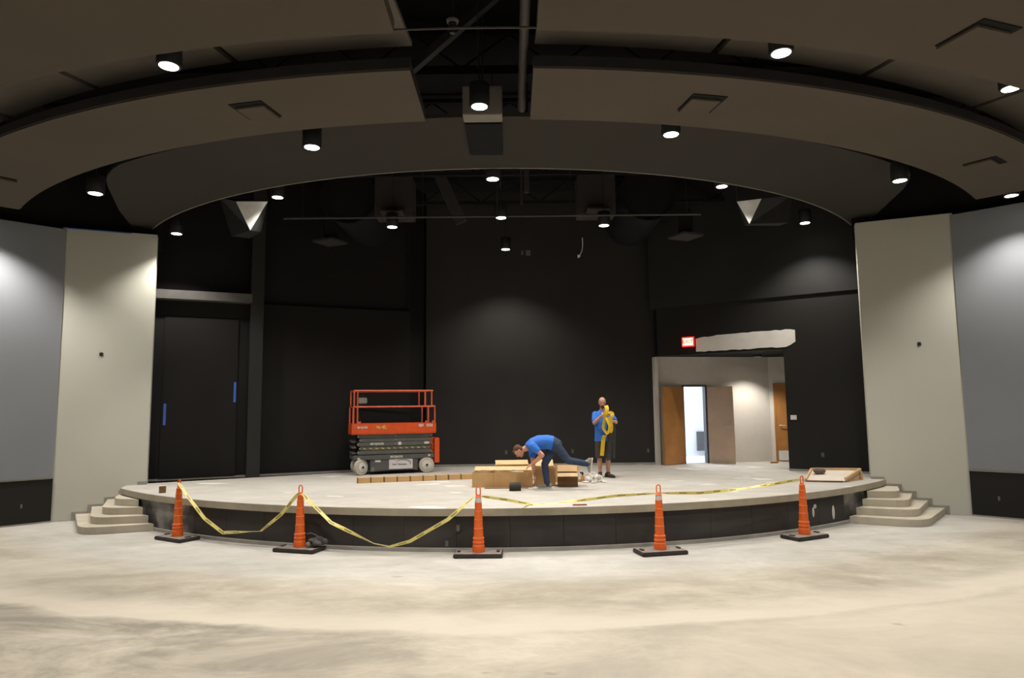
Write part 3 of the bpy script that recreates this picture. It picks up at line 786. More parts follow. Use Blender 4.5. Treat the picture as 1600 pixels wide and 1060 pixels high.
# sloping steel braces from the roof beside the ducts
for x0, x1, y_, lab in ((-1.9, -1.2, 16.2, 'sloping dark steel brace left of the centre rods'), (3.9, 3.0, 18.3, 'sloping dark steel brace behind the right duct drop')):
    a = Vector((x0, y_, ZD)); b = Vector((x1, y_, 6.75)); d = (b - a).normalized(); sd = d.cross(Vector((0, 1, 0))) * 0.14; th = Vector((0, 0.05, 0))
    tag(MB().hexa([a - sd - th, a + sd - th, a + sd + th, a - sd + th], [b - sd - th, b + sd - th, b + sd + th, b - sd + th]).build('steel_brace', 'midgrey'), lab, 'brace')
# diffusers seen edge-on near the upstage edge
for p, lab in (((-4.4, 16.2, 6.28), 'flat dark ceiling diffuser over the left stage'), ((4.1, 15.6, 6.18), 'flat dark ceiling diffuser over the right stage')):
    t = thing('ceiling_diffuser', lab, 'vent', p, R(20 if p[0] < 0 else -20))
    MB().prism([(-0.42, 0), (0, -0.42), (0.42, 0), (0, 0.42)], 0, 0.05).build('plate', 'midgrey', t)
    MB().box((0, 0, 0.35), (0.3, 0.3, 0.6)).build('neck', 'deckblack', t)
# rods and fixtures in the middle
for x, y, z0, z1, r_, lab in ((0.22, 13.2, 5.0, ZD, 0.022, 'long thin vertical rod hanging over mid stage'), (0.30, 12.2, 6.2, ZD, 0.05, 'thicker vertical pipe hanging behind the arch middle'),
                              (-0.19, 12.3, 6.3, ZD, 0.012, 'short thin rod beside the front stage downlight'), (-0.275, 13.75, 6.05, ZD, 0.011, 'thin rod crossing in front of the middle stage downlight')):
    if z0 < 5.5: z0 = 6.28
    tag(MB().tube([(x, y, z0), (x, y, z1)], r_, 8).build('hanging_rod', 'pipe', None, smooth=True), lab, 'rod')
tf = thing('small_fixture', 'tiny pale fixture pair hung before the black centre wall', 'fixture', (0.35, 17.2, 6.22))
MB().box((-0.06, 0, 0), (0.05, 0.05, 0.10)).build('block', 'platelt', tf); MB().box((0.09, 0, 0.0), (0.12, 0.05, 0.13)).build('block', 'platelt', tf)
MB().tube([(0.05, 0, 0.05), (0.05, 0, ZD - 6.22)], 0.008, 6).build('stem', 'darkgrey', tf)
wc = thing('hanging_cable', 'short curved white cable end hanging before black wall', 'cable', (1.82, 17.4, 6.15))
MB().tube([(0.05, 0, 0.50), (0.05, 0, 0.3), (0.03, 0, 0.15), (-0.03, 0, 0.04), (-0.07, 0, 0.0)], 0.014, 6).build('cord', 'whiteplastic', wc, smooth=True)
MB().lathe([(0.02, 0), (0.045, 0.07)], 10, (-0.07, 0, -0.03), (0.3, 0, 0.9)).build('plug', 'whiteplastic', wc)
MB().tube([(0.05, 0, 0.5), (0.05, 0, ZD - 6.15)], 0.006, 6).build('lead', 'canblack', wc)

# centre gap of the ceiling: pipe, brace, edge rail, detector, wire
gp = thing('ceiling_pipe', 'grey pipe running along the right side of the centre gap', 'pipe', (0.17, 0, 6.42))
MB().tube([(0, 4.5, 0), (0, 9.15, 0)], 0.055, 12).build('pipe', 'pipe', gp, smooth=True)
for y in (6.6, 7.4, 8.9): MB().tube([(0, y, 0), (0, y, ZD - 6.42)], 0.008, 6).build('hanger', 'darkgrey', gp)
er = arc(15.37, ang_at(15.37, GX0), ang_at(15.37, GX1), 8)
tag(MB().tube([(p[0], p[1], 6.03) for p in er], 0.012, 6).build('edge_rail', 'pipe'), 'thin curved rail bridging the centre gap at top', 'rail')
tag(MB().prism(arc(17.2, ang_at(17.2, GX0) + .2, ang_at(17.2, GX1) - .2, 6) + arc(15.45, ang_at(15.45, GX0) + .2, ang_at(15.45, GX1) - .2, 6)[::-1], 6.72, 6.78).build('gap_panel', 'soffit'), 'dark board above the rail in the centre gap', 'panel')
db = thing('smoke_detector', 'small dark detector with pale base hanging in the centre gap', 'detector', (-0.62, 7.1, 6.42))
MB().lathe([(0.06, 0.0), (0.07, 0.03)], 14, (0, 0, 0.06)).build('base', 'platelt', db); MB().lathe([(0.03, -0.06), (0.05, 0.06)], 14).build('dome', 'canblack', db, smooth=True)
MB().tube([(0, 0, 0.08), (0, 0, ZD - 6.42)], 0.01, 6).build('stem', 'canblack', db)
tag(MB().tube([(-0.40, 8.2, 6.55), (-0.40, 8.2, ZD)], 0.007, 6).build('suspension_wire', 'pipe'), 'thin bright suspension wire above the centre gap lamp', 'wire')
br_ = MB().box((-0.62, 8.3, 7.15), (0.10, 0.12, 1.75), rot=Matrix.Rotation(R(48), 3, 'Y'))
tag(br_.build('diagonal_brace', 'darkgrey'), 'dark diagonal steel brace crossing the centre gap', 'brace')
for k, y in enumerate((10.2, 12.6, 15.0, 17.2)):
    j = thing('ceiling_joist', ('frontmost black roof joist, just behind the curved arch', 'second black roof joist from the front above the stage', 'third black roof joist from the front above the stage', 'rearmost black roof joist near the black centre wall')[k], 'joist', (0, y, 7.55), group='roof joists')
    MB().box((0, 0, 0.6), (18, 0.12, 0.08)).build('top_chord', 'deckblack', j); MB().box((0, 0, 0), (18, 0.12, 0.08)).build('bottom_chord', 'deckblack', j)
    wb = MB()
    for i in range(24): wb.tube([(-9 + i * .75, 0, 0.02 if i % 2 else 0.58), (-9 + (i + 1) * .75, 0, 0.58 if i % 2 else 0.02)], 0.018, 5)
    wb.build('web', 'deckblack', j)

# ------------------------------------------------------------------ exit sign
q = br(4.66, 0.05)
ex = thing('exit_sign', 'lit red exit sign on black wall left of the bare strip', 'sign', (q[0], q[1], 3.80), math.atan2(nA.y, nA.x) + PI / 2)
MB().box((0, 0, 0.12), (0.32, 0.05, 0.25)).build('housing', 'exit', ex, bevel=0.006)
MB().box((0, -0.027, 0.12), (0.27, 0.006, 0.19)).build('face', 'exitface', ex)
text('EXIT', 0.14, 'exit', ex, (0, -0.032, 0.12), (PI / 2, 0, 0), 'lettering', 0.002)

# ------------------------------------------------------------------ traffic cones and caution tape
def make_cone():
    t = thing('traffic_cone', '', 'traffic cone')
    b = MB().box((0, 0, 0.03), (0.74, 0.40, 0.06)).build('base', 'rubber', t, bevel=0.012)
    MB().box((0, 0, 0.0615), (0.70, 0.36, 0.004)).build('base_top', 'rubdust', b)
    for x in (-0.30, 0.30): MB().box((x, 0, 0.07), (0.05, 0.10, 0.02)).build('lug', 'rubber', b, bevel=0.005)
    prof = [(0.096, 0.06), (0.096, 0.085), (0.091, 0.16), (0.085, 0.165), (0.085, 0.19), (0.090, 0.195), (0.090, 0.215), (0.082, 0.22), (0.082, 0.245), (0.087, 0.25), (0.087, 0.275), (0.074, 0.283)]
    r = 0.074
    for zz in (0.42, 0.55, 0.68, 0.80):
        r2 = r - 0.003
        prof += [(r2 + 0.001, zz - 0.014), (r2 + 0.003, zz - 0.005), (r2 - 0.003, zz)]
        r = r2 - 0.003
    prof += [(r - 0.003, 0.885), (0.036, 0.895), (0.026, 0.92), (0.0, 0.921)]
    MB().lathe(prof, 22).build('body', 'cone', t, smooth=True)
    lp = MB().tube([(-0.030, 0, 0.90), (-0.032, 0, 0.99), (-0.026, 0, 1.025), (0, 0, 1.035), (0.026, 0, 1.025), (0.032, 0, 0.99), (0.030, 0, 0.90)], 0.010, 8)
    lp.tube([(-0.03, 0, 0.905), (0.03, 0, 0.905)], 0.012, 8)
    lp.build('handle_loop', 'cone', t, smooth=True)
    return t
cone0 = make_cone()
CONES = [(-5.92, 12.21, -31, 1.0, 'orange traffic cone nearest the left steps'), (-3.44, 11.15, -17, 1, 'orange traffic cone with a dark bag on its base'),
         (-0.545, 10.64, -1, 0, 'orange traffic cone before the middle of the stage with white band'), (2.24, 10.68, 12.6, 0, 'orange traffic cone right of centre with narrow pale band'),
         (4.92, 11.77, 27.5, 0, 'orange traffic cone nearest the right steps')]
for i, (x, y, a, k, lb) in enumerate(CONES):
    t = cone0 if i == 0 else copy_tree(cone0)
    t.location = (x, y, 0); t.rotation_euler = (0, 0, R(a)); t['label'] = lb; t['group'] = 'row of orange cones'
    if i in (2, 3):
        MB().lathe([(0.0520, 0.805), (0.0490, 0.878)], 22, cap=False).build('reflective_band', 'reflect', t, smooth=True)
def ribbon(pts, label, w=0.055, seed=1, loc=None):
    rnd = random.Random(seed)
    P = [Vector(p) for p in pts]
    fine = []
    for i in range(len(P) - 1):
        for k in range(6): fine.append(P[i].lerp(P[i + 1], k / 6))
    fine.append(P[-1]); n = len(fine)
    vs = []; fs = []; uvs = []; L = 0; tw = rnd.uniform(0, 1)
    for i, p in enumerate(fine):
        if i: L += (p - fine[i - 1]).length
        t = (fine[min(i + 1, n - 1)] - fine[max(i - 1, 0)]).normalized()
        side = t.cross(Vector((0, 1, 0))).normalized(); out = side.cross(t).normalized()
        a = 0.9 * math.sin(tw * 6 + L * 1.9) + 0.35 * math.sin(L * 5 + seed)
        wd = (side * math.cos(a) + out * math.sin(a)) * w / 2 * (0.6 if i in (0, n - 1) else 1); th = (out * math.cos(a) - side * math.sin(a)) * 0.0012
        vs += [p - wd - th, p + wd - th, p + wd + th, p - wd + th]
        uvs += [(L, 0), (L, 1), (L, 1), (L, 0)]
        if i:
            o = (i - 1) * 4
            fs += [(o, o + 1, o + 5, o + 4), (o + 1, o + 2, o + 6, o + 5), (o + 2, o + 3, o + 7, o + 6), (o + 3, o, o + 4, o + 7)]
    me = bpy.data.meshes.new('caution_tape'); me.from_pydata(vs, [], fs)
    ul = me.uv_layers.new(name='UVMap')
    for lp in me.loops: ul.data[lp.index].uv = uvs[lp.vertex_index]
    me.materials.append(M['tape'])
    o = link('caution_tape', me); tag(o, label, 'tape', 'caution tape spans'); return o
ribbon([(-5.90, 12.14, 0.99), (-5.70, 12.02, 0.80), (-5.28, 11.82, 0.42), (-4.91, 11.70, 0.20), (-4.18, 11.45, 0.26), (-3.80, 11.3, 0.55), (-3.46, 11.09, 0.91)], 'yellow caution tape sagging between the first two cones from left', seed=1)
ribbon([(-3.40, 11.09, 0.91), (-2.89, 10.95, 0.47), (-2.18, 10.80, 0.17), (-1.93, 10.76, 0.125), (-1.61, 10.72, 0.21), (-1.01, 10.65, 0.55), (-0.60, 10.58, 0.90)], 'yellow caution tape sagging deepest, between second and middle cone', seed=4)
tp = ribbon([(-0.49, 10.58, 0.90), (-0.1, 10.78, 0.815), (0.26, 10.85, 0.735), (0.62, 10.82, 0.75), (1.0, 10.82, 0.785), (1.6, 10.8, 0.86), (2.21, 10.62, 0.915)], 'yellow caution tape with a knot, right of the middle cone', 0.045, seed=2)
MB().add([(0.27, 10.83, 0.73), (0.20, 10.80, 0.70), (0.13, 10.80, 0.685), (0.19, 10.79, 0.725), (0.27, 10.84, 0.745), (0.20, 10.81, 0.705)], [(0, 1, 2, 3), (0, 3, 4), (1, 5, 2)]).tube([(0.24, 10.84, 0.735), (0.30, 10.83, 0.735)], 0.018, 6).build('knot', 'tape', tp)
ribbon([(2.27, 10.62, 0.915), (2.93, 10.83, 0.885), (3.56, 11.07, 0.90), (4.26, 11.36, 0.945), (4.87, 11.71, 0.985)], 'yellow caution tape pulled taut between the two right cones', 0.05, seed=6)
tt = MB().add([(4.84, 11.69, 0.98), (4.80, 11.67, 0.90), (4.77, 11.67, 0.83), (4.83, 11.66, 0.85), (4.89, 11.68, 0.95), (4.87, 11.69, 0.99)], [(0, 1, 2, 3, 4, 5)])
tt.tube([(4.87, 11.77, 0.955), (4.92, 11.69, 0.955), (4.97, 11.77, 0.955), (4.92, 11.83, 0.955)], 0.02, 6, closed=True).build('tape_knot', 'webbing', bpy.data.objects['traffic_cone.004'])
MB().tube([(-5.99, 12.19, 1.035), (-5.92, 12.17, 1.045), (-5.84, 12.19, 1.03)], 0.022, 6).build('tape_knot', 'tape', bpy.data.objects['traffic_cone'])

# dark bag on the second cone's base
bg = thing('cable_bag', 'crumpled dark bag with a looped strap beside second cone', 'bag', (-3.185, 11.10, 0.074))
rnd = random.Random(5); bm_ = MB()
for i in range(9): bm_.ell((rnd.uniform(-0.05, 0.12), rnd.uniform(-0.06, 0.08), rnd.uniform(0.05, 0.10)), (rnd.uniform(0.04, 0.09), rnd.uniform(0.04, 0.07), rnd.uniform(0.03, 0.07)), 10, 6)
remeshed('bag', bm_, 0.012, 'bag', bg, 2)
MB().tube([(-0.12, -0.02, 0.20), (-0.05, -0.03, 0.215), (0.03, -0.03, 0.18), (0.09, -0.02, 0.13), (0.06, -0.03, 0.11), (-0.02, -0.04, 0.115)], 0.011, 7).build('strap', 'bag', bg, smooth=True)
MB().ell((-0.09, -0.05, 0.04), (0.04, 0.03, 0.045)).build('paper_scrap', 'rubdust', bg)

# ------------------------------------------------------------------ scissor lift
lf = thing('scissor_lift', 'orange and grey scissor lift parked folded against the black wall', 'lift', (-3.01, 17.05, HS), R(20))
LW = 0.36
def lp(mb, nm, m, par=lf, **k): return mb.build(nm, m, par, **k)
ch = MB().box((0, 0, 0.235), (1.16, 0.66, 0.29)).box((0, 0, 0.415), (1.98, 0.70, 0.11))
chs = lp(ch, 'chassis', 'liftgrey2', bevel=0.008)
lp(MB().box((-0.52, -0.335, 0.13), (0.08, 0.02, 0.09)), 'bracket', 'boxgrey', chs)
for sx, sy in ((-0.80, -1), (0.80, -1), (-0.80, 1), (0.80, 1)):
    steer = R(32) if sx < 0 else 0.0
    w = MB().lathe([(0.05, -0.055), (0.15, -0.055), (0.182, -0.05), (0.19, -0.03), (0.19, 0.03), (0.182, 0.05), (0.15, 0.055), (0.05, 0.055)], 28, (0, 0, 0), (0, 1, 0))
    wo = w.build('wheel', 'tyre', lf, smooth=True, loc=(sx, sy * 0.30, 0.19), rz=steer)
    MB().lathe([(0.115, 0.0), (0.11, 0.012), (0.05, 0.014), (0.048, 0.03), (0.0, 0.03)], 20, (0, -0.052, 0), (0, -1, 0)).build('rim', 'decal', wo, smooth=True)
    MB().lathe([(0.032, 0), (0.030, 0.012), (0, 0.012)], 6, (0, -0.083, 0), (0, -1, 0)).build('hub_nut', 'liftdark', wo)
# stacked scissor arms
zz = 0.47
for k in range(5):
    z0 = 0.49 + k * 0.098
    inset = 0.05 if k % 2 else 0.0
    for sy in (-1, 1):
        y = sy * (0.30 if k % 2 == 0 else 0.285)
        a = MB().box((0.02, y, z0 + 0.043), (1.80 - inset * 2, 0.05, 0.094))
        ao = a.build('scissor_arm', 'liftgrey', lf, bevel=0.006)
        pn = MB()
        for x in ((-0.88 + inset, 0.92 - inset, 0.02)): pn.lathe([(0.022, 0), (0.022, 0.02), (0, 0.02)], 10, (x, y - 0.025 if sy < 0 else y + 0.025, z0 + 0.043), (0, sy, 0))
        pn.build('pivot_pin', 'boxgrey', ao)
    MB().tube([(-0.85 + inset, -0.3, z0 + 0.03), (-0.85 + inset, 0.3, z0 + 0.03)], 0.02, 8).build('cross_tube', 'liftdark', lf)
lp(MB().box((0.02, 0, 0.72), (1.5, 0.40, 0.44)), 'inner_stack', 'liftdark')
# platform: deck and toe boards
pf = lp(MB().box((0, 0, 0.985), (2.06, 0.74, 0.04)), 'platform', 'orange', bevel=0.006)
for y in (-0.365, 0.365): lp(MB().box((0, y, 1.105), (2.06, 0.02, 0.24)), 'toe_board', 'orange', bevel=0.004)
for x in (-1.02, 1.02): lp(MB().box((x, 0, 1.105), (0.02, 0.72, 0.24)), 'toe_board', 'orange', bevel=0.004)
lp(MB().box((-0.95, -0.378, 1.15), (0.14, 0.006, 0.12)), 'corner_plate', 'railorange')
# guard rails
def rail(pts, r=0.021, closed=False): return MB().tube(pts, r, 8, closed)
y0 = 0.35
X0, X1 = -1.0, 1.0
lp(rail([(X0, -y0, 1.63), (X1, -y0, 1.63), (X1, y0, 1.63), (X0, y0, 1.63)], closed=True), 'mid_rail', 'railorange', smooth=True)
U0, U1 = -0.98, 0.95
lp(rail([(U0, -y0, 2.02), (U1, -y0, 2.02), (U1, y0, 2.02), (U0, y0, 2.02)], closed=True), 'top_rail', 'railorange', smooth=True)
for y in (-y0, y0):
    for x, za, zb in ((X0, 1.2, 1.63), (-0.90, 1.2, 2.02), (X1, 1.2, 1.63), (0.83, 1.2, 1.63), (0.75, 1.63, 2.02), (0.92, 1.63, 2.02), (-0.98, 1.63, 2.02)):
        lp(rail([(x, y, za), (x, y, zb)], 0.019), 'post', 'railorange', smooth=True)
for x in (0.80, 0.97, -0.86): lp(MB().box((x, -0.365, 1.25), (0.09, 0.03, 0.06)), 'post_socket', 'railorange', bevel=0.008)
cb = lp(MB().box((-0.78, -0.28, 1.78), (0.22, 0.14, 0.15)), 'control_box', 'boxgrey', bevel=0.02)
MB().tube([(-0.78, -0.28, 1.85), (-0.76, -0.29, 1.92)], 0.012, 8).build('joystick', 'liftdark', cb)
lp(MB().tube([(-0.82, -0.26, 1.72), (-0.88, -0.28, 1.55), (-0.84, -0.3, 1.35), (-0.80, -0.3, 1.22)], 0.010, 6), 'control_cable', 'liftdark', smooth=True)
# ladder at right end
ld_ = MB()
for y in (-0.22, 0.22): ld_.box((1.06, y, 0.54), (0.12, 0.035, 0.62))
for z in (0.32, 0.52, 0.72): ld_.tube([(1.06, -0.22, z), (1.06, 0.22, z)], 0.014, 8)
ld_.box((1.06, -0.30, 0.54), (0.12, 0.10, 0.60))
lp(ld_, 'ladder', 'orange', bevel=0.004)
# left end steps
for z in (0.52, 0.66, 0.80): lp(MB().box((-0.96, 0, z), (0.10, 0.52, 0.05)), 'end_tube', 'liftgrey2', bevel=0.006)
# decals
FR = (PI / 2, 0, 0)
yy = -0.3275
text('SKYJACK', 0.066, 'decal', lf, (-0.42, yy, 0.735), FR, 'lettering', 0.003, 1.25)
text('SKYJACK', 0.062, 'decal', lf, (0.05, -0.352, 0.415), FR, 'lettering', 0.003, 1.25)
text('SJIII', 0.085, 'decal', lf, (0.65, -0.377, 1.165), FR, 'lettering', 0.003)
text('3226', 0.085, 'decal', lf, (0.86, -0.377, 1.165), FR, 'lettering', 0.003)
text('SKYJACK', 0.06, 'decal', lf, (-0.78, -0.383, 1.135), FR, 'lettering', 0.003)
lp(MB().box((-0.40, -0.377, 1.135), (0.10, 0.003, 0.05), rot=Matrix.Rotation(R(25), 3, 'Y')).box((-0.28, -0.377, 1.15), (0.09, 0.003, 0.04), rot=Matrix.Rotation(R(-30), 3, 'Y')).box((-0.25, -0.377, 1.11), (0.09, 0.003, 0.025)), 'decal', 'haz')
hz = MB()
for i in range(11): hz.box((-0.72 + i * 0.146, -0.328, 0.625), (0.065, 0.004, 0.026), rot=Matrix.Rotation(R(18), 3, 'Y'))
lp(hz, 'hazard_stripe', 'haz')
lp(MB().lathe([(0.044, 0), (0.044, 0.004)], 18, (0.13, -0.326, 0.735), (0, -1, 0)), 'round_decal', 'decal')
lp(MB().box((0.80, -0.328, 0.735), (0.12, 0.004, 0.05)), 'decal', 'decal')
lp(MB().box((-0.86, -0.352, 0.395), (0.06, 0.004, 0.045)).box((0.86, -0.352, 0.425), (0.055, 0.004, 0.045)), 'decal', 'decal')
lp(MB().box((-0.40, -0.3325, 0.325), (0.13, 0.004, 0.055)), 'decal', 'decal')
sg = lp(MB().box((0.16, -0.333, 0.245), (0.58, 0.006, 0.25)), 'sign_board', 'sign')
text('Best  Tennessee', 0.055, 'ink', sg, (0.13, -0.338, 0.23), FR, 'lettering', 0.001, 0.95)
sw_ = [(0.02 + 0.02, -0.338, 0.30), (0.14, -0.338, 0.335), (0.28, -0.338, 0.335), (0.37, -0.338, 0.30), (0.40, -0.338, 0.25), (0.385, -0.338, 0.21)]
MB().tube(sw_, [0.003, 0.006, 0.008, 0.009, 0.008, 0.003], 6).build('swoosh', 'ink', sg)

# ------------------------------------------------------------------ cartons and odds and ends on the stage
def carton(name, label, loc, rz, L, D, H, m='cardboard', flaps=(), fill=None, group=None, t=0.008, cat='box'):
    o = thing(name, label, cat, loc, R(rz), group)
    b = MB().box((0, 0, t / 2), (L, D, t))
    for y in (-1, 1): b.box((0, y * (D / 2 - t / 2), H / 2), (L, t, H))
    for x in (-1, 1): b.box((x * (L / 2 - t / 2), 0, H / 2), (t, D - 2 * t, H))
    b.build('carton', m, o)
    for (sd, ang, ln, fm) in flaps:
        if sd in 'fb':
            s = -1 if sd == 'f' else 1
            rot = Matrix.Rotation(s * R(ang), 3, 'X')
            c = Vector((0, s * D / 2, H)) + rot @ Vector((0, s * ln / 2, 0))
            MB().box(c, (L, ln, t), rot=rot).build('flap', fm, o)
        else:
            s = -1 if sd == 'l' else 1
            rot = Matrix.Rotation(-s * R(ang), 3, 'Y')
            c = Vector((s * L / 2, 0, H)) + rot @ Vector((s * ln / 2, 0, 0))
            MB().box(c, (ln, D, t), rot=rot).build('flap', fm, o)
    return o
A = carton('carton', 'long open cardboard carton at the bending man\'s hands', (-0.215, 13.96, HS), -3, 1.20, 0.48, 0.29, 'cardboard', (('b', 25, 0.16, 'cardlt'),))
# contents: dark crumpled packing
rnd = random.Random(11); pk = MB()
for i in range(26): pk.ell((rnd.uniform(-0.50, 0.2), rnd.uniform(-0.15, 0.15), 0.235 + rnd.uniform(0, 0.05)), (rnd.uniform(0.05, 0.10), rnd.uniform(0.04, 0.07), rnd.uniform(0.03, 0.05)), 8, 6)
remeshed('packing', pk, 0.02, 'carddk', A, 1)
MB().box((0.30, -0.02, 0.285), (0.24, 0.10, 0.012)).build('paper', 'sign', A)
MB().box((-0.17, -0.2405, 0.145), (0.004, 0.004, 0.29)).build('crease', 'carddk', A)
carton('carton', 'taller cardboard carton standing behind the bending man\'s leg', (0.635, 14.02, HS), 2, 0.40, 0.40, 0.37, 'cardboard', (('b', 40, 0.18, 'cardlt'),))
carton('carton', 'cardboard carton with raised flap behind the long carton', (-0.02, 14.85, HS), 3, 0.72, 0.40, 0.34, 'cardlt', (('b', 20, 0.22, 'cardlt'), ('f', 15, 0.14, 'cardboard')))
carton('carton', 'low wide cardboard carton furthest back behind the small one', (0.95, 14.75, HS), -2, 0.86, 0.42, 0.33, 'cardboard', (('r', 30, 0.16, 'cardlt'), ('b', -35, 0.16, 'carddk')))
C = carton('carton', 'small open cardboard carton with front flap folded down', (1.085, 13.84, HS), -4, 0.40, 0.34, 0.27, 'carddk', (('f', -28, 0.12, 'cardlt'), ('r', 62, 0.14, 'cardboard'), ('b', 60, 0.14, 'cardlt')))
MB().box((0.201, 0, 0.135), (0.004, 0.33, 0.262)).build('side_face', 'cardboard', C)
tag(MB().box((0, 0, 0.0), (0.86, 0.20, 0.012)).build('cardboard_sheet', 'carddk', None, loc=(-0.14, 13.60, HS + 0.0065), rz=R(-2)), 'flattened dark cardboard sheet under the long carton front', 'cardboard')
bk_ = thing('black_roll', 'short black tape roll lying before the long carton', 'roll', (0.03, 13.14, HS))
MB().lathe([(0.05, -0.11), (0.075, -0.11), (0.08, -0.10), (0.08, 0.10), (0.075, 0.11), (0.05, 0.11)], 20, (0, 0, 0.08), (1, 0.05, 0)).build('roll', 'rubber', bk_, smooth=True)
MB().lathe([(0.05, -0.112), (0.04, -0.112), (0.04, 0.112), (0.05, 0.112)], 16, (0, 0, 0.08), (1, 0.05, 0)).build('core', 'cardboard', bk_)
# row of small brown cartons
P0, P1 = Vector((-3.36, 14.78)), Vector((-0.92, 15.42)); N = 9
dv = (P1 - P0); seg = dv.length / N; ang = math.degrees(math.atan2(dv.y, dv.x))
for i in range(N):
    c = P0 + dv * ((i + 0.5) / N)
    o = tag(MB().box((0, 0, 0.055), (seg - 0.006, 0.14, 0.11)).build('small_carton', 'cardboard', None, bevel=0.004, loc=(c.x, c.y, HS + 0.001), rz=R(ang + random.uniform(-1.2, 1.2))),
            ['leftmost small brown carton in the low row before the lift', 'second small brown carton from the left in the low row', 'third small brown carton from the left in the low row', 'fourth small brown carton from the left in the low row',
             'middle small brown carton in the low row', 'fourth small brown carton from the right in the low row', 'third small brown carton from the right in the low row', 'second small brown carton from the right in the low row', 'rightmost small brown carton, next to the long carton'][i], 'box', 'low row of small cartons')
    MB().box((0, -0.0, 0.112), (seg - 0.03, 0.03, 0.002)).build('packing_tape', 'cardlt', o)
    MB().box((-(seg - 0.022) / 2 + 0.004, 0, 0.0551), (0.026, 0.142, 0.111)).build('end_face', 'carddk', o)
# amber bottle
t = thing('spray_bottle', 'small amber bottle with black cap beside crumpled plastic', 'bottle', (1.46, 14.55, HS))
MB().lathe([(0.035, 0), (0.04, 0.01), (0.04, 0.10), (0.02, 0.13), (0.02, 0.15)], 16).build('bottle', 'brass', t, smooth=True)
MB().lathe([(0.022, 0.15), (0.022, 0.19), (0.015, 0.2)], 12).box((-0.02, 0, 0.19), (0.07, 0.025, 0.03)).build('cap', 'liftdark', t)
# crumpled white plastic heap
pl_ = MB(); rnd = random.Random(21)
for i in range(26):
    a = rnd.uniform(0, 6.28); rr = rnd.uniform(0, 0.15); h = 0.17 * (1 - rr / 0.2) + 0.02
    c = Vector((rr * math.cos(a) * 1.15, rr * math.sin(a), h * rnd.uniform(0.3, 1)))
    rot = Matrix.Rotation(rnd.uniform(0, 3), 3, 'X') @ Matrix.Rotation(rnd.uniform(0, 3), 3, 'Y')
    pl_.ell(c + Vector((0, 0, 0.035)), (rnd.uniform(0.04, 0.08), rnd.uniform(0.03, 0.06), 0.012), 7, 5, rot)
for i in range(10):
    a = rnd.uniform(0, 6.28); pl_.ell((0.17 * math.cos(a) * 1.2, 0.15 * math.sin(a), 0.018), (0.06, 0.035, 0.012), 5, 4, Matrix.Rotation(a, 3, 'Z'))
o = pl_.build('plastic_wrap', 'clearplastic', None, loc=(1.70, 14.45, HS)); tag(o, 'crumpled heap of clear white plastic wrap near the standing man', 'plastic wrap')
# small block near left steps
o = MB().box((0, 0, 0.065), (0.12, 0.10, 0.13)).build('wood_block', 'carddk', None, bevel=0.004, loc=(-6.82, 13.40, HS), rz=R(25)); tag(o, 'small brown block standing on the stage edge at left', 'block')
MB().box((0, 0, 0.133), (0.122, 0.102, 0.006)).build('top_label', 'ply', o)
o = tag(MB().prism([(-0.12, -0.02), (0.0, -0.035), (0.12, -0.012), (0.10, 0.03), (-0.06, 0.025)], 0, 0.02).build('red_scrap', 'red', None, bevel=0.004, loc=(1.06, 11.13, HS)), 'flat dull red scrap lying on the stage lip', 'scrap')
o = tag(MB().box((0, 0, 0.02), (0.22, 0.06, 0.04)).build('wood_offcut', 'wood', None, bevel=0.003, loc=(7.08, 18.65, HS), rz=R(14)), 'short wooden offcut on corridor floor beside the side door', 'wood')
# tilted shallow tray with timber rim
tr = thing('timber_tray', 'tilted pale board with timber rim lying on the stage at right', 'tray')
FL, FRt, BR, BL_ = Vector((5.98, 14.12, HS + 0.008)), Vector((6.66, 13.92, HS + 0.008)), Vector((7.28, 14.45, 0.84)), Vector((6.40, 14.78, 0.83))
up = Vector((0, 0, 0.02))
MB().hexa([FL, FRt, BR, BL_], [FL + up, FRt + up, BR + up, BL_ + up]).build('board', 'ply', tr)
def bar(a, b, w, h, m='lumber', z=0.0):
    a = Vector(a); b = Vector(b); d = (b - a).normalized(); s = d.cross(Vector((0, 0, 1))).normalized() * (w / 2); u = Vector((0, 0, h))
    dz = Vector((0, 0, z))
    return MB().hexa([a - s + dz, b - s + dz, b + s + dz, a + s + dz], [a - s + u + dz, b - s + u + dz, b + s + u + dz, a + s + u + dz]).build('rim_board', m, tr, bevel=0.004)
bar(BL_, BR, 0.045, 0.075, z=-0.01); bar(FL.lerp(BL_, 0.02), BL_, 0.045, 0.06, z=-0.002); bar(FRt.lerp(BR, 0.12), BR, 0.05, 0.07, z=-0.004)
bar(FL, FRt, 0.02, 0.026, 'carddk', 0.0)
w = MB().add([FRt.lerp(BR, 0.2) + Vector((0, 0, -0.0)), BR, Vector((BR.x, BR.y, HS)), Vector((FRt.lerp(BR, 0.2).x, FRt.lerp(BR, 0.2).y, HS))], [(0, 1, 2, 3)])
off = Vector((0.03, -0.03, 0))
vs = [Vector(v) for v in w.v]; w.add([v - off for v in vs], [(3, 2, 1, 0)]); w.f += [(i, (i + 1) % 4, 4 + (i + 1) % 4, 4 + i) for i in range(4)]
w.build('side_wedge', 'lumber', tr)
for c in (BL_, BR): MB().box((c.x, c.y - 0.02, (c.z + HS) / 2), (0.05, 0.05, c.z - HS)).build('prop', 'lumber', tr)
rk = MB(); rnd = random.Random(9)
for i in range(8): rk.ell((rnd.uniform(-0.08, 0.08), rnd.uniform(-0.05, 0.05), rnd.uniform(0.04, 0.09)), (rnd.uniform(0.05, 0.08), rnd.uniform(0.05, 0.07), rnd.uniform(0.04, 0.055)), 8, 6)
c = FL.lerp(BL_, 0.62).lerp(FRt.lerp(BR, 0.62), 0.22)
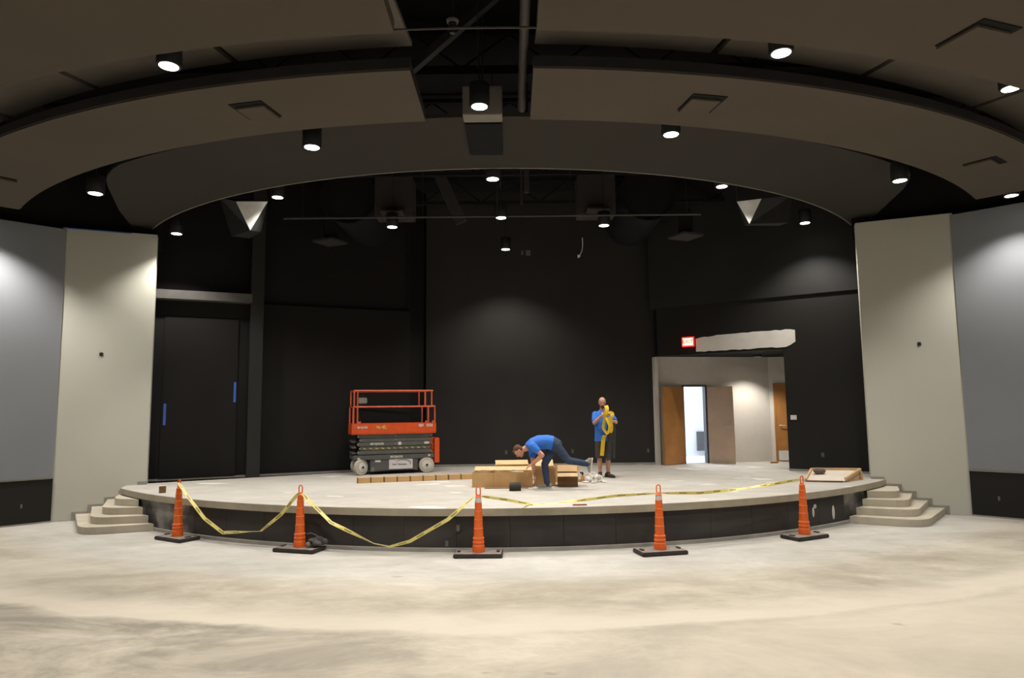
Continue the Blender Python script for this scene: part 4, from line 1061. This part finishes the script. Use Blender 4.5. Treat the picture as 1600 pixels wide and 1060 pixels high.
lump = thing('cloth_lump', 'grey brown crumpled lump resting on the tilted board', 'lump', (c.x, c.y, c.z + 0.018)); remeshed('lump', rk, 0.014, 'rock', lump, 1)

# ------------------------------------------------------------------ people
def hand(mb, wrist, d, side, curl=0.9, s=1.0):
    """palm and five curled fingers; d = direction of the hand, side = direction of the thumb"""
    w = Vector(wrist); d = Vector(d).normalized(); sd = Vector(side); sd = (sd - d * sd.dot(d)).normalized(); nrm = d.cross(sd).normalized()
    palm = w + d * 0.05 * s
    mb.loft([(w, sd * 0.024 * s, nrm * 0.018 * s), (w + d * 0.03 * s, sd * 0.036 * s, nrm * 0.017 * s), (w + d * 0.09 * s, sd * 0.041 * s, nrm * 0.014 * s)], 12)
    for k, (o, ln) in enumerate(((0.031, 0.070), (0.0105, 0.080), (-0.0105, 0.074), (-0.031, 0.058))):
        p0 = w + d * 0.085 * s + sd * o * s
        a = p0 + (d * math.cos(curl * 0.5) + nrm * math.sin(curl * 0.5)) * ln * 0.5 * s
        b = a + (d * math.cos(curl * 1.4) + nrm * math.sin(curl * 1.4)) * ln * 0.55 * s
        mb.cap(p0, a, 0.0095 * s, 0.009 * s, 8); mb.cap(a, b, 0.009 * s, 0.0078 * s, 8)
    t0 = w + d * 0.028 * s + sd * 0.030 * s; t1 = t0 + (d * 0.6 + sd * 0.75 + nrm * 0.2) * 0.042 * s; t2 = t1 + (d * 0.9 + sd * 0.1 + nrm * 0.5) * 0.030 * s
    mb.cap(t0, t1, 0.012 * s, 0.0105 * s, 8); mb.cap(t1, t2, 0.0105 * s, 0.009 * s, 8)
def head(mb, c, fwd, up, hair=None):
    """c = centre of the skull; returns frame"""
    f = Vector(fwd).normalized(); u = Vector(up); u = (u - f * u.dot(f)).normalized(); x = f.cross(u).normalized()
    Rm = Matrix((x, f, u)).transposed()
    P = lambda a, b, e: Vector(c) + Rm @ Vector((a, b, e))
    mb.ell(P(0, -0.012, 0.03), (0.077, 0.095, 0.088), 16, 12, Rm)
    mb.ell(P(0, 0.022, -0.035), (0.062, 0.070, 0.082), 14, 10, Rm)
    mb.ell(P(0, 0.055, -0.088), (0.032, 0.030, 0.025), 10, 8, Rm)
    mb.ell(P(0, 0.092, -0.018), (0.013, 0.022, 0.026), 8, 6, Rm)
    mb.ell(P(0, 0.070, 0.022), (0.052, 0.020, 0.010), 10, 6, Rm)
    for s in (-1, 1): mb.ell(P(s * 0.076, -0.010, -0.010), (0.010, 0.020, 0.032), 8, 6, Rm)
    return P, Rm
def face(P, Rm, par):
    for s in (-1, 1): MB().ell(P(s * 0.030, 0.083, 0.002), (0.010, 0.008, 0.006), 8, 6, Rm).build('eye', 'eye', par, smooth=True)
    MB().ell(P(0, 0.082, -0.062), (0.022, 0.008, 0.006), 8, 6, Rm).build('mouth', 'lip', par, smooth=True)
X = Vector((1, 0, 0)); Y = Vector((0, 1, 0)); Z = Vector((0, 0, 1))
def shoe(par, ankle_floor, d, m, sole='sole', up=Z, L=0.28, dz=0.0):
    a = Vector(ankle_floor); d = Vector(d).normalized(); up = Vector(up); up = (up - d * up.dot(d)).normalized(); s = d.cross(up).normalized()
    u = MB()
    u.loft([(a - d * 0.085 + up * 0.05, s * 0.030, up * 0.035), (a - d * 0.06 + up * 0.058, s * 0.038, up * 0.048), (a + up * 0.062, s * 0.042, up * 0.052), (a + d * 0.08 + up * 0.048, s * 0.047, up * 0.036),
            (a + d * 0.15 + up * 0.040, s * 0.048, up * 0.028), (a + d * 0.185 + up * 0.034, s * 0.034, up * 0.020)], 14)
    u.cap(a + up * 0.07, a + up * 0.115, 0.046, 0.044, 12)
    o = remeshed('shoe', u, 0.010, m, par, 3)
    so = MB()
    prof = [(-0.095, 0.028), (-0.07, 0.040), (0, 0.043), (0.09, 0.050), (0.15, 0.050), (0.19, 0.034), (0.20, 0.014)]
    ring = [a + d * p + s * w for p, w in prof] + [a + d * p - s * w for p, w in reversed(prof)]
    n = len(ring)
    so.add([r + up * 0.001 for r in ring] + [r + up * 0.026 for r in ring], [tuple(reversed(range(n))), tuple(range(n, 2 * n))] + [(i, (i + 1) % n, n + (i + 1) % n, n + i) for i in range(n)])
    so.build('sole', sole, o)
    return o

# --- standing man
mn = thing('person', 'bald bearded man in blue t-shirt standing upstage, bundling yellow straps', 'person', (2.03, 15.42, HS))
b = MB()
hipL, kneeL, ankL = (-0.095, 0.0, 0.88), (-0.095, -0.015, 0.48), (-0.085, 0.015, 0.08)
hipR, kneeR, ankR = (0.095, 0.0, 0.88), (0.095, -0.015, 0.48), (0.095, 0.015, 0.08)
for h, k, a in ((hipL, kneeL, ankL), (hipR, kneeR, ankR)):
    b.cap(h, k, 0.085, 0.058); km = Vector(k).lerp(Vector(a), 0.32) + Vector((0, 0.012, 0))
    b.cap(k, km, 0.055, 0.059); b.cap(km, a, 0.059, 0.037); b.cap(a, (a[0], a[1] - 0.01, 0.065), 0.036, 0.032)
b.loft([((0, 0, 0.84), X * 0.15, Y * 0.10), ((0, 0.0, 0.94), X * 0.172, Y * 0.118), ((0, -0.015, 1.08), X * 0.172, Y * 0.128), ((0, -0.005, 1.25), X * 0.178, Y * 0.12), ((0, 0.005, 1.38), X * 0.170, Y * 0.105), ((0, 0.01, 1.455), X * 0.12, Y * 0.075), ((0, 0.01, 1.50), X * 0.07, Y * 0.06)])
b.cap((0, 0.01, 1.47), (-0.005, -0.02, 1.585), 0.062, 0.056)
shL, elL, wrL = Vector((-0.165, 0.0, 1.405)), Vector((-0.205, -0.13, 1.215)), Vector((-0.055, -0.285, 1.385))
shR, elR, wrR = Vector((0.165, 0.0, 1.405)), Vector((0.275, -0.11, 1.225)), Vector((0.135, -0.29, 1.265))
for s_, e_, w_ in ((shL, elL, wrL), (shR, elR, wrR)):
    b.cap(s_, e_, 0.056, 0.044); m_ = e_.lerp(w_, 0.3); b.cap(e_, m_, 0.043, 0.045); b.cap(m_, w_, 0.045, 0.028)
hand(b, wrL, Vector((0.45, -0.15, 0.55)), Vector((-0.2, 0.6, 0.4)), 1.1)
hand(b, wrR, Vector((-0.6, -0.25, 0.25)), Vector((0.1, 0.3, 0.9)), 1.1)
P, Rm = head(b, (-0.008, -0.035, 1.668), (0.05, -1, -0.28), (0, 0, 1))
remeshed('body', b, 0.0075, 'skin', mn, 3)
face(P, Rm, mn)
bd = MB(); bd.ell(P(0, 0.052, -0.082), (0.050, 0.042, 0.040), 12, 8, Rm)
for s in (-1, 1): bd.ell(P(s * 0.050, 0.018, -0.055), (0.018, 0.035, 0.042), 8, 6, Rm)
bd.ell(P(0, 0.083, -0.048), (0.034, 0.010, 0.008), 8, 6, Rm)
remeshed('beard', bd, 0.008, 'beard', mn, 1)
sh = MB()
sh.loft([((0, -0.002, 0.80), X * 0.200, Y * 0.145), ((0, -0.008, 0.94), X * 0.190, Y * 0.138), ((0, -0.02, 1.08), X * 0.188, Y * 0.145), ((0, -0.008, 1.25), X * 0.195, Y * 0.136), ((0, 0.003, 1.38), X * 0.182, Y * 0.12), ((0, 0.008, 1.46), X * 0.125, Y * 0.088), ((0, 0.008, 1.505), X * 0.078, Y * 0.068)])
for s_, e_ in ((shL, elL), (shR, elR)): sh.cap(s_, s_.lerp(e_, 0.72), 0.076, 0.070)
remeshed('t_shirt', sh, 0.011, 'shirt', mn, 3)
st = MB()
st.loft([((0, 0, 0.76), X * 0.185, Y * 0.128), ((0, 0, 0.90), X * 0.184, Y * 0.130), ((0, 0, 0.99), X * 0.18, Y * 0.128)])
for h, k in ((hipL, kneeL), (hipR, kneeR)):
    k = Vector(k); st.loft([(k + Vector((0, 0.005, -0.05)), X * 0.092, Y * 0.095), (k.lerp(Vector(h), 0.5), X * 0.092, Y * 0.105), (Vector(h), X * 0.085, Y * 0.112)])
remeshed('shorts', st, 0.011, 'shorts', mn, 3)
shoe(mn, (-0.085, 0.015, 0.0), (-0.15, -1, 0), 'shoe', 'shoe'); shoe(mn, (0.095, 0.015, 0.0), (0.62, -0.78, 0), 'shoe', 'shoe')
# yellow webbing held by the standing man
def strap(pts, w, wd=X, t=0.006):
    Q = [Vector(p) for p in pts]; Q = [Q[0] * 2 - Q[1]] + Q + [Q[-1] * 2 - Q[-2]]; P_ = []
    for i in range(1, len(Q) - 2):
        a, b_, c, d_ = Q[i - 1], Q[i], Q[i + 1], Q[i + 2]
        for k in range(5):
            u = k / 5; P_.append(0.5 * (2 * b_ + (c - a) * u + (2 * a - 5 * b_ + 4 * c - d_) * u * u + (3 * b_ - a - 3 * c + d_) * u ** 3))
    P_.append(Q[-2])
    m = MB(); n = len(P_); vs = []; fs = []
    for i, p in enumerate(P_):
        tg = (P_[min(i + 1, n - 1)] - P_[max(i - 1, 0)]).normalized(); sd = Vector(wd) - tg * Vector(wd).dot(tg); sd.normalize(); nr = tg.cross(sd) * t
        a = sd * w / 2
        vs += [p - a - nr, p + a - nr, p + a + nr, p - a + nr]
        if i:
            o = 4 * (i - 1); fs += [(o, o + 1, o + 5, o + 4), (o + 1, o + 2, o + 6, o + 5), (o + 2, o + 3, o + 7, o + 6), (o + 3, o, o + 4, o + 7)]
    fs += [(3, 2, 1, 0), (4 * n - 4, 4 * n - 3, 4 * n - 2, 4 * n - 1)]
    return m.add(vs, fs)
yb = (2.03, 15.42, HS)
wb = thing('webbing_strap', 'bundle of yellow webbing straps held by the standing man', 'strap', yb)
strap([(0.03, -0.36, 1.60), (0.045, -0.40, 1.53), (0.03, -0.41, 1.45), (-0.005, -0.40, 1.38), (0.0, -0.37, 1.33)], 0.085).build('loop', 'webbing', wb)
strap([(0.05, -0.37, 1.38), (0.10, -0.41, 1.44), (0.16, -0.42, 1.42), (0.14, -0.43, 1.36), (0.11, -0.42, 1.28), (0.13, -0.41, 1.18), (0.13, -0.40, 1.08), (0.10, -0.40, 1.01)], 0.075, (1, 0, 0.5)).build('loop', 'webbing', wb)
strap([(0.02, -0.40, 1.34), (0.055, -0.42, 1.24), (0.09, -0.42, 1.14), (0.075, -0.42, 1.06), (0.05, -0.41, 0.99)], 0.055, (1, 0.3, 0)).build('loop', 'webbing', wb)
strap([(0.0, -0.37, 1.33), (-0.03, -0.36, 1.2), (-0.035, -0.355, 1.10), (0.01, -0.36, 1.02), (0.05, -0.38, 0.97)], 0.06, (1, 0, 0.4)).build('loop', 'webbing', wb)
strap([(-0.012, -0.345, 0.94), (-0.02, -0.315, 0.92), (-0.035, -0.30, 0.86), (-0.05, -0.30, 0.75), (-0.065, -0.29, 0.60), (-0.075, -0.29, 0.50)], 0.085).build('tail', 'webbing', wb)
# dark cloth hanging from his left arm
dc = thing('draped_cloth', 'long charcoal cloth draped over the standing man\'s left forearm', 'cloth', yb)
dm = MB(); NX, NZ = 14, 16; vs = []; fs = []
for j in range(NZ + 1):
    for i in range(NX + 1):
        u = i / NX; v = j / NZ
        x = 0.04 + 0.20 * u + 0.012 * math.sin(v * 5); y = -0.335 + 0.14 * u + 0.025 * math.sin(u * 11 + v * 1.5) * (0.3 + v); z = 1.30 - 0.86 * v - 0.05 * (1 - u) * v
        vs.append((x, y, z))
vs2 = [(x, y + 0.012, z) for x, y, z in vs]; n1 = len(vs); W = NX + 1
for j in range(NZ):
    for i in range(NX):
        a = j * W + i; fs.append((a, a + 1, a + W + 1, a + W)); fs.append((n1 + a + W, n1 + a + W + 1, n1 + a + 1, n1 + a))
for j in range(NZ): fs.append((j * W, (j + 1) * W, n1 + (j + 1) * W, n1 + j * W)); fs.append((n1 + j * W + NX, n1 + (j + 1) * W + NX, (j + 1) * W + NX, j * W + NX))
for i in range(NX): fs.append((n1 + i, n1 + i + 1, i + 1, i)); fs.append((NZ * W + i, NZ * W + i + 1, n1 + NZ * W + i + 1, n1 + NZ * W + i))
dm.add(vs + vs2, fs).build('cloth', 'darkcloth', dc, smooth=True)

# --- bending man (faces image left, weight on the far leg, near leg lifted behind)
bm2 = thing('person', 'man in blue t-shirt and jeans bending over the cartons, one leg raised', 'person', (0.645, 13.42, HS))
b = MB()
V = Vector
hF, kF, aF = V((0.17, 0.09, 0.83)), V((-0.03, 0.06, 0.47)), V((0.015, 0.05, 0.08))
hN, kN, aN = V((0.19, -0.09, 0.83)), V((0.42, -0.12, 0.545)), V((0.80, -0.10, 0.475))
for h, k, a in ((hF, kF, aF), (hN, kN, aN)):
    b.cap(h, k, 0.075, 0.056); m_ = k.lerp(a, 0.32); b.cap(k, m_, 0.054, 0.056); b.cap(m_, a, 0.056, 0.036)
sp = [(V((0.20, 0, 0.815)), 0.09, 0.07), (V((0.14, 0, 0.865)), 0.14, 0.095), (V((0.02, 0, 0.90)), 0.165, 0.115), (V((-0.14, 0, 0.895)), 0.175, 0.12), (V((-0.27, 0, 0.855)), 0.18, 0.105), (V((-0.345, 0, 0.81)), 0.14, 0.075), (V((-0.38, 0, 0.785)), 0.065, 0.06)]
def torso(sp, ex, mb):
    secs = []
    for i, (c, a, d) in enumerate(sp):
        t = (sp[min(i + 1, len(sp) - 1)][0] - sp[max(i - 1, 0)][0]).normalized(); nr = t.cross(Y).normalized()
        secs.append((c, Y * (a + ex), nr * (d + ex)))
    mb.loft(secs)
torso(sp, 0, b)
b.cap(V((-0.35, 0, 0.80)), V((-0.455, 0, 0.755)), 0.062, 0.055)
sN, eN, wN = V((-0.27, -0.19, 0.83)), V((-0.09, -0.27, 0.665)), V((-0.28, -0.17, 0.485))
sF, eF, wF = V((-0.28, 0.18, 0.80)), V((-0.255, 0.16, 0.49)), V((-0.225, 0.02, 0.215))
for s_, e_, w_ in ((sN, eN, wN), (sF, eF, wF)):
    b.cap(s_, e_, 0.058, 0.046); m_ = e_.lerp(w_, 0.3); b.cap(e_, m_, 0.045, 0.046); b.cap(m_, w_, 0.046, 0.029)
hand(b, wN, V((-0.85, 0.2, -0.42)), V((0, 0.9, 0.3)), 0.6)
hand(b, wF, V((0.03, -0.2, -1)), V((-0.5, -0.6, 0)), 0.5)
P, Rm = head(b, (-0.535, 0.0, 0.725), (-0.45, -0.12, -0.86), (-0.86, 0, 0.42))
remeshed('body', b, 0.0075, 'skin2', bm2, 3)
face(P, Rm, bm2)
hr_ = MB(); hr_.ell(P(0, -0.026, 0.046), (0.082, 0.092, 0.080), 14, 10, Rm); hr_.ell(P(0, -0.055, 0.0), (0.076, 0.055, 0.075), 12, 8, Rm); hr_.ell(P(0, 0.05, 0.085), (0.055, 0.035, 0.025), 10, 6, Rm)
remeshed('hair', hr_, 0.009, 'hair', bm2, 1)
sh = MB()
spS = [(V((0.13, 0, 0.875)), 0.175, 0.13), (V((0.02, 0, 0.90)), 0.172, 0.125), (V((-0.14, 0, 0.89)), 0.18, 0.13), (V((-0.27, 0, 0.85)), 0.185, 0.112), (V((-0.345, 0, 0.81)), 0.14, 0.078), (V((-0.372, 0, 0.79)), 0.066, 0.06)]
torso(spS, 0.014, sh)
sh.loft([(V((-0.30, 0, 0.70)), Y * 0.13, X * 0.045), (V((-0.24, 0, 0.78)), Y * 0.16, X * 0.09), (V((-0.2, 0, 0.85)), Y * 0.17, X * 0.11)])
sh.cap(sN, sN.lerp(eN, 0.50), 0.078, 0.070); sh.cap(sF, sF.lerp(eF, 0.55), 0.076, 0.070)
remeshed('t_shirt', sh, 0.011, 'shirt', bm2, 3)
je = MB()
torso([(V((0.262, 0, 0.79)), 0.09, 0.07), (V((0.225, 0, 0.825)), 0.15, 0.11), (V((0.14, 0, 0.868)), 0.168, 0.122), (V((0.09, 0, 0.885)), 0.165, 0.118)], 0.012, je)
for h, k, a in ((hF, kF, aF), (hN, kN, aN)):
    je.cap(h, k, 0.102, 0.073); je.cap(k, a, 0.073, 0.058)
remeshed('jeans', je, 0.011, 'jeans', bm2, 3)
shoe(bm2, (0.015, 0.05, 0.0), (-1, -0.12, 0), 'shoegrey', 'sole')
d_ = V((0.05, 0, -1)); u_ = V((-1, 0, 0.02))
shoe(bm2, aN + V((0.085, 0, 0.02)), V((-0.16, 0, -1)), 'shoegrey', 'sole', up=V((-1, 0, 0.16)))
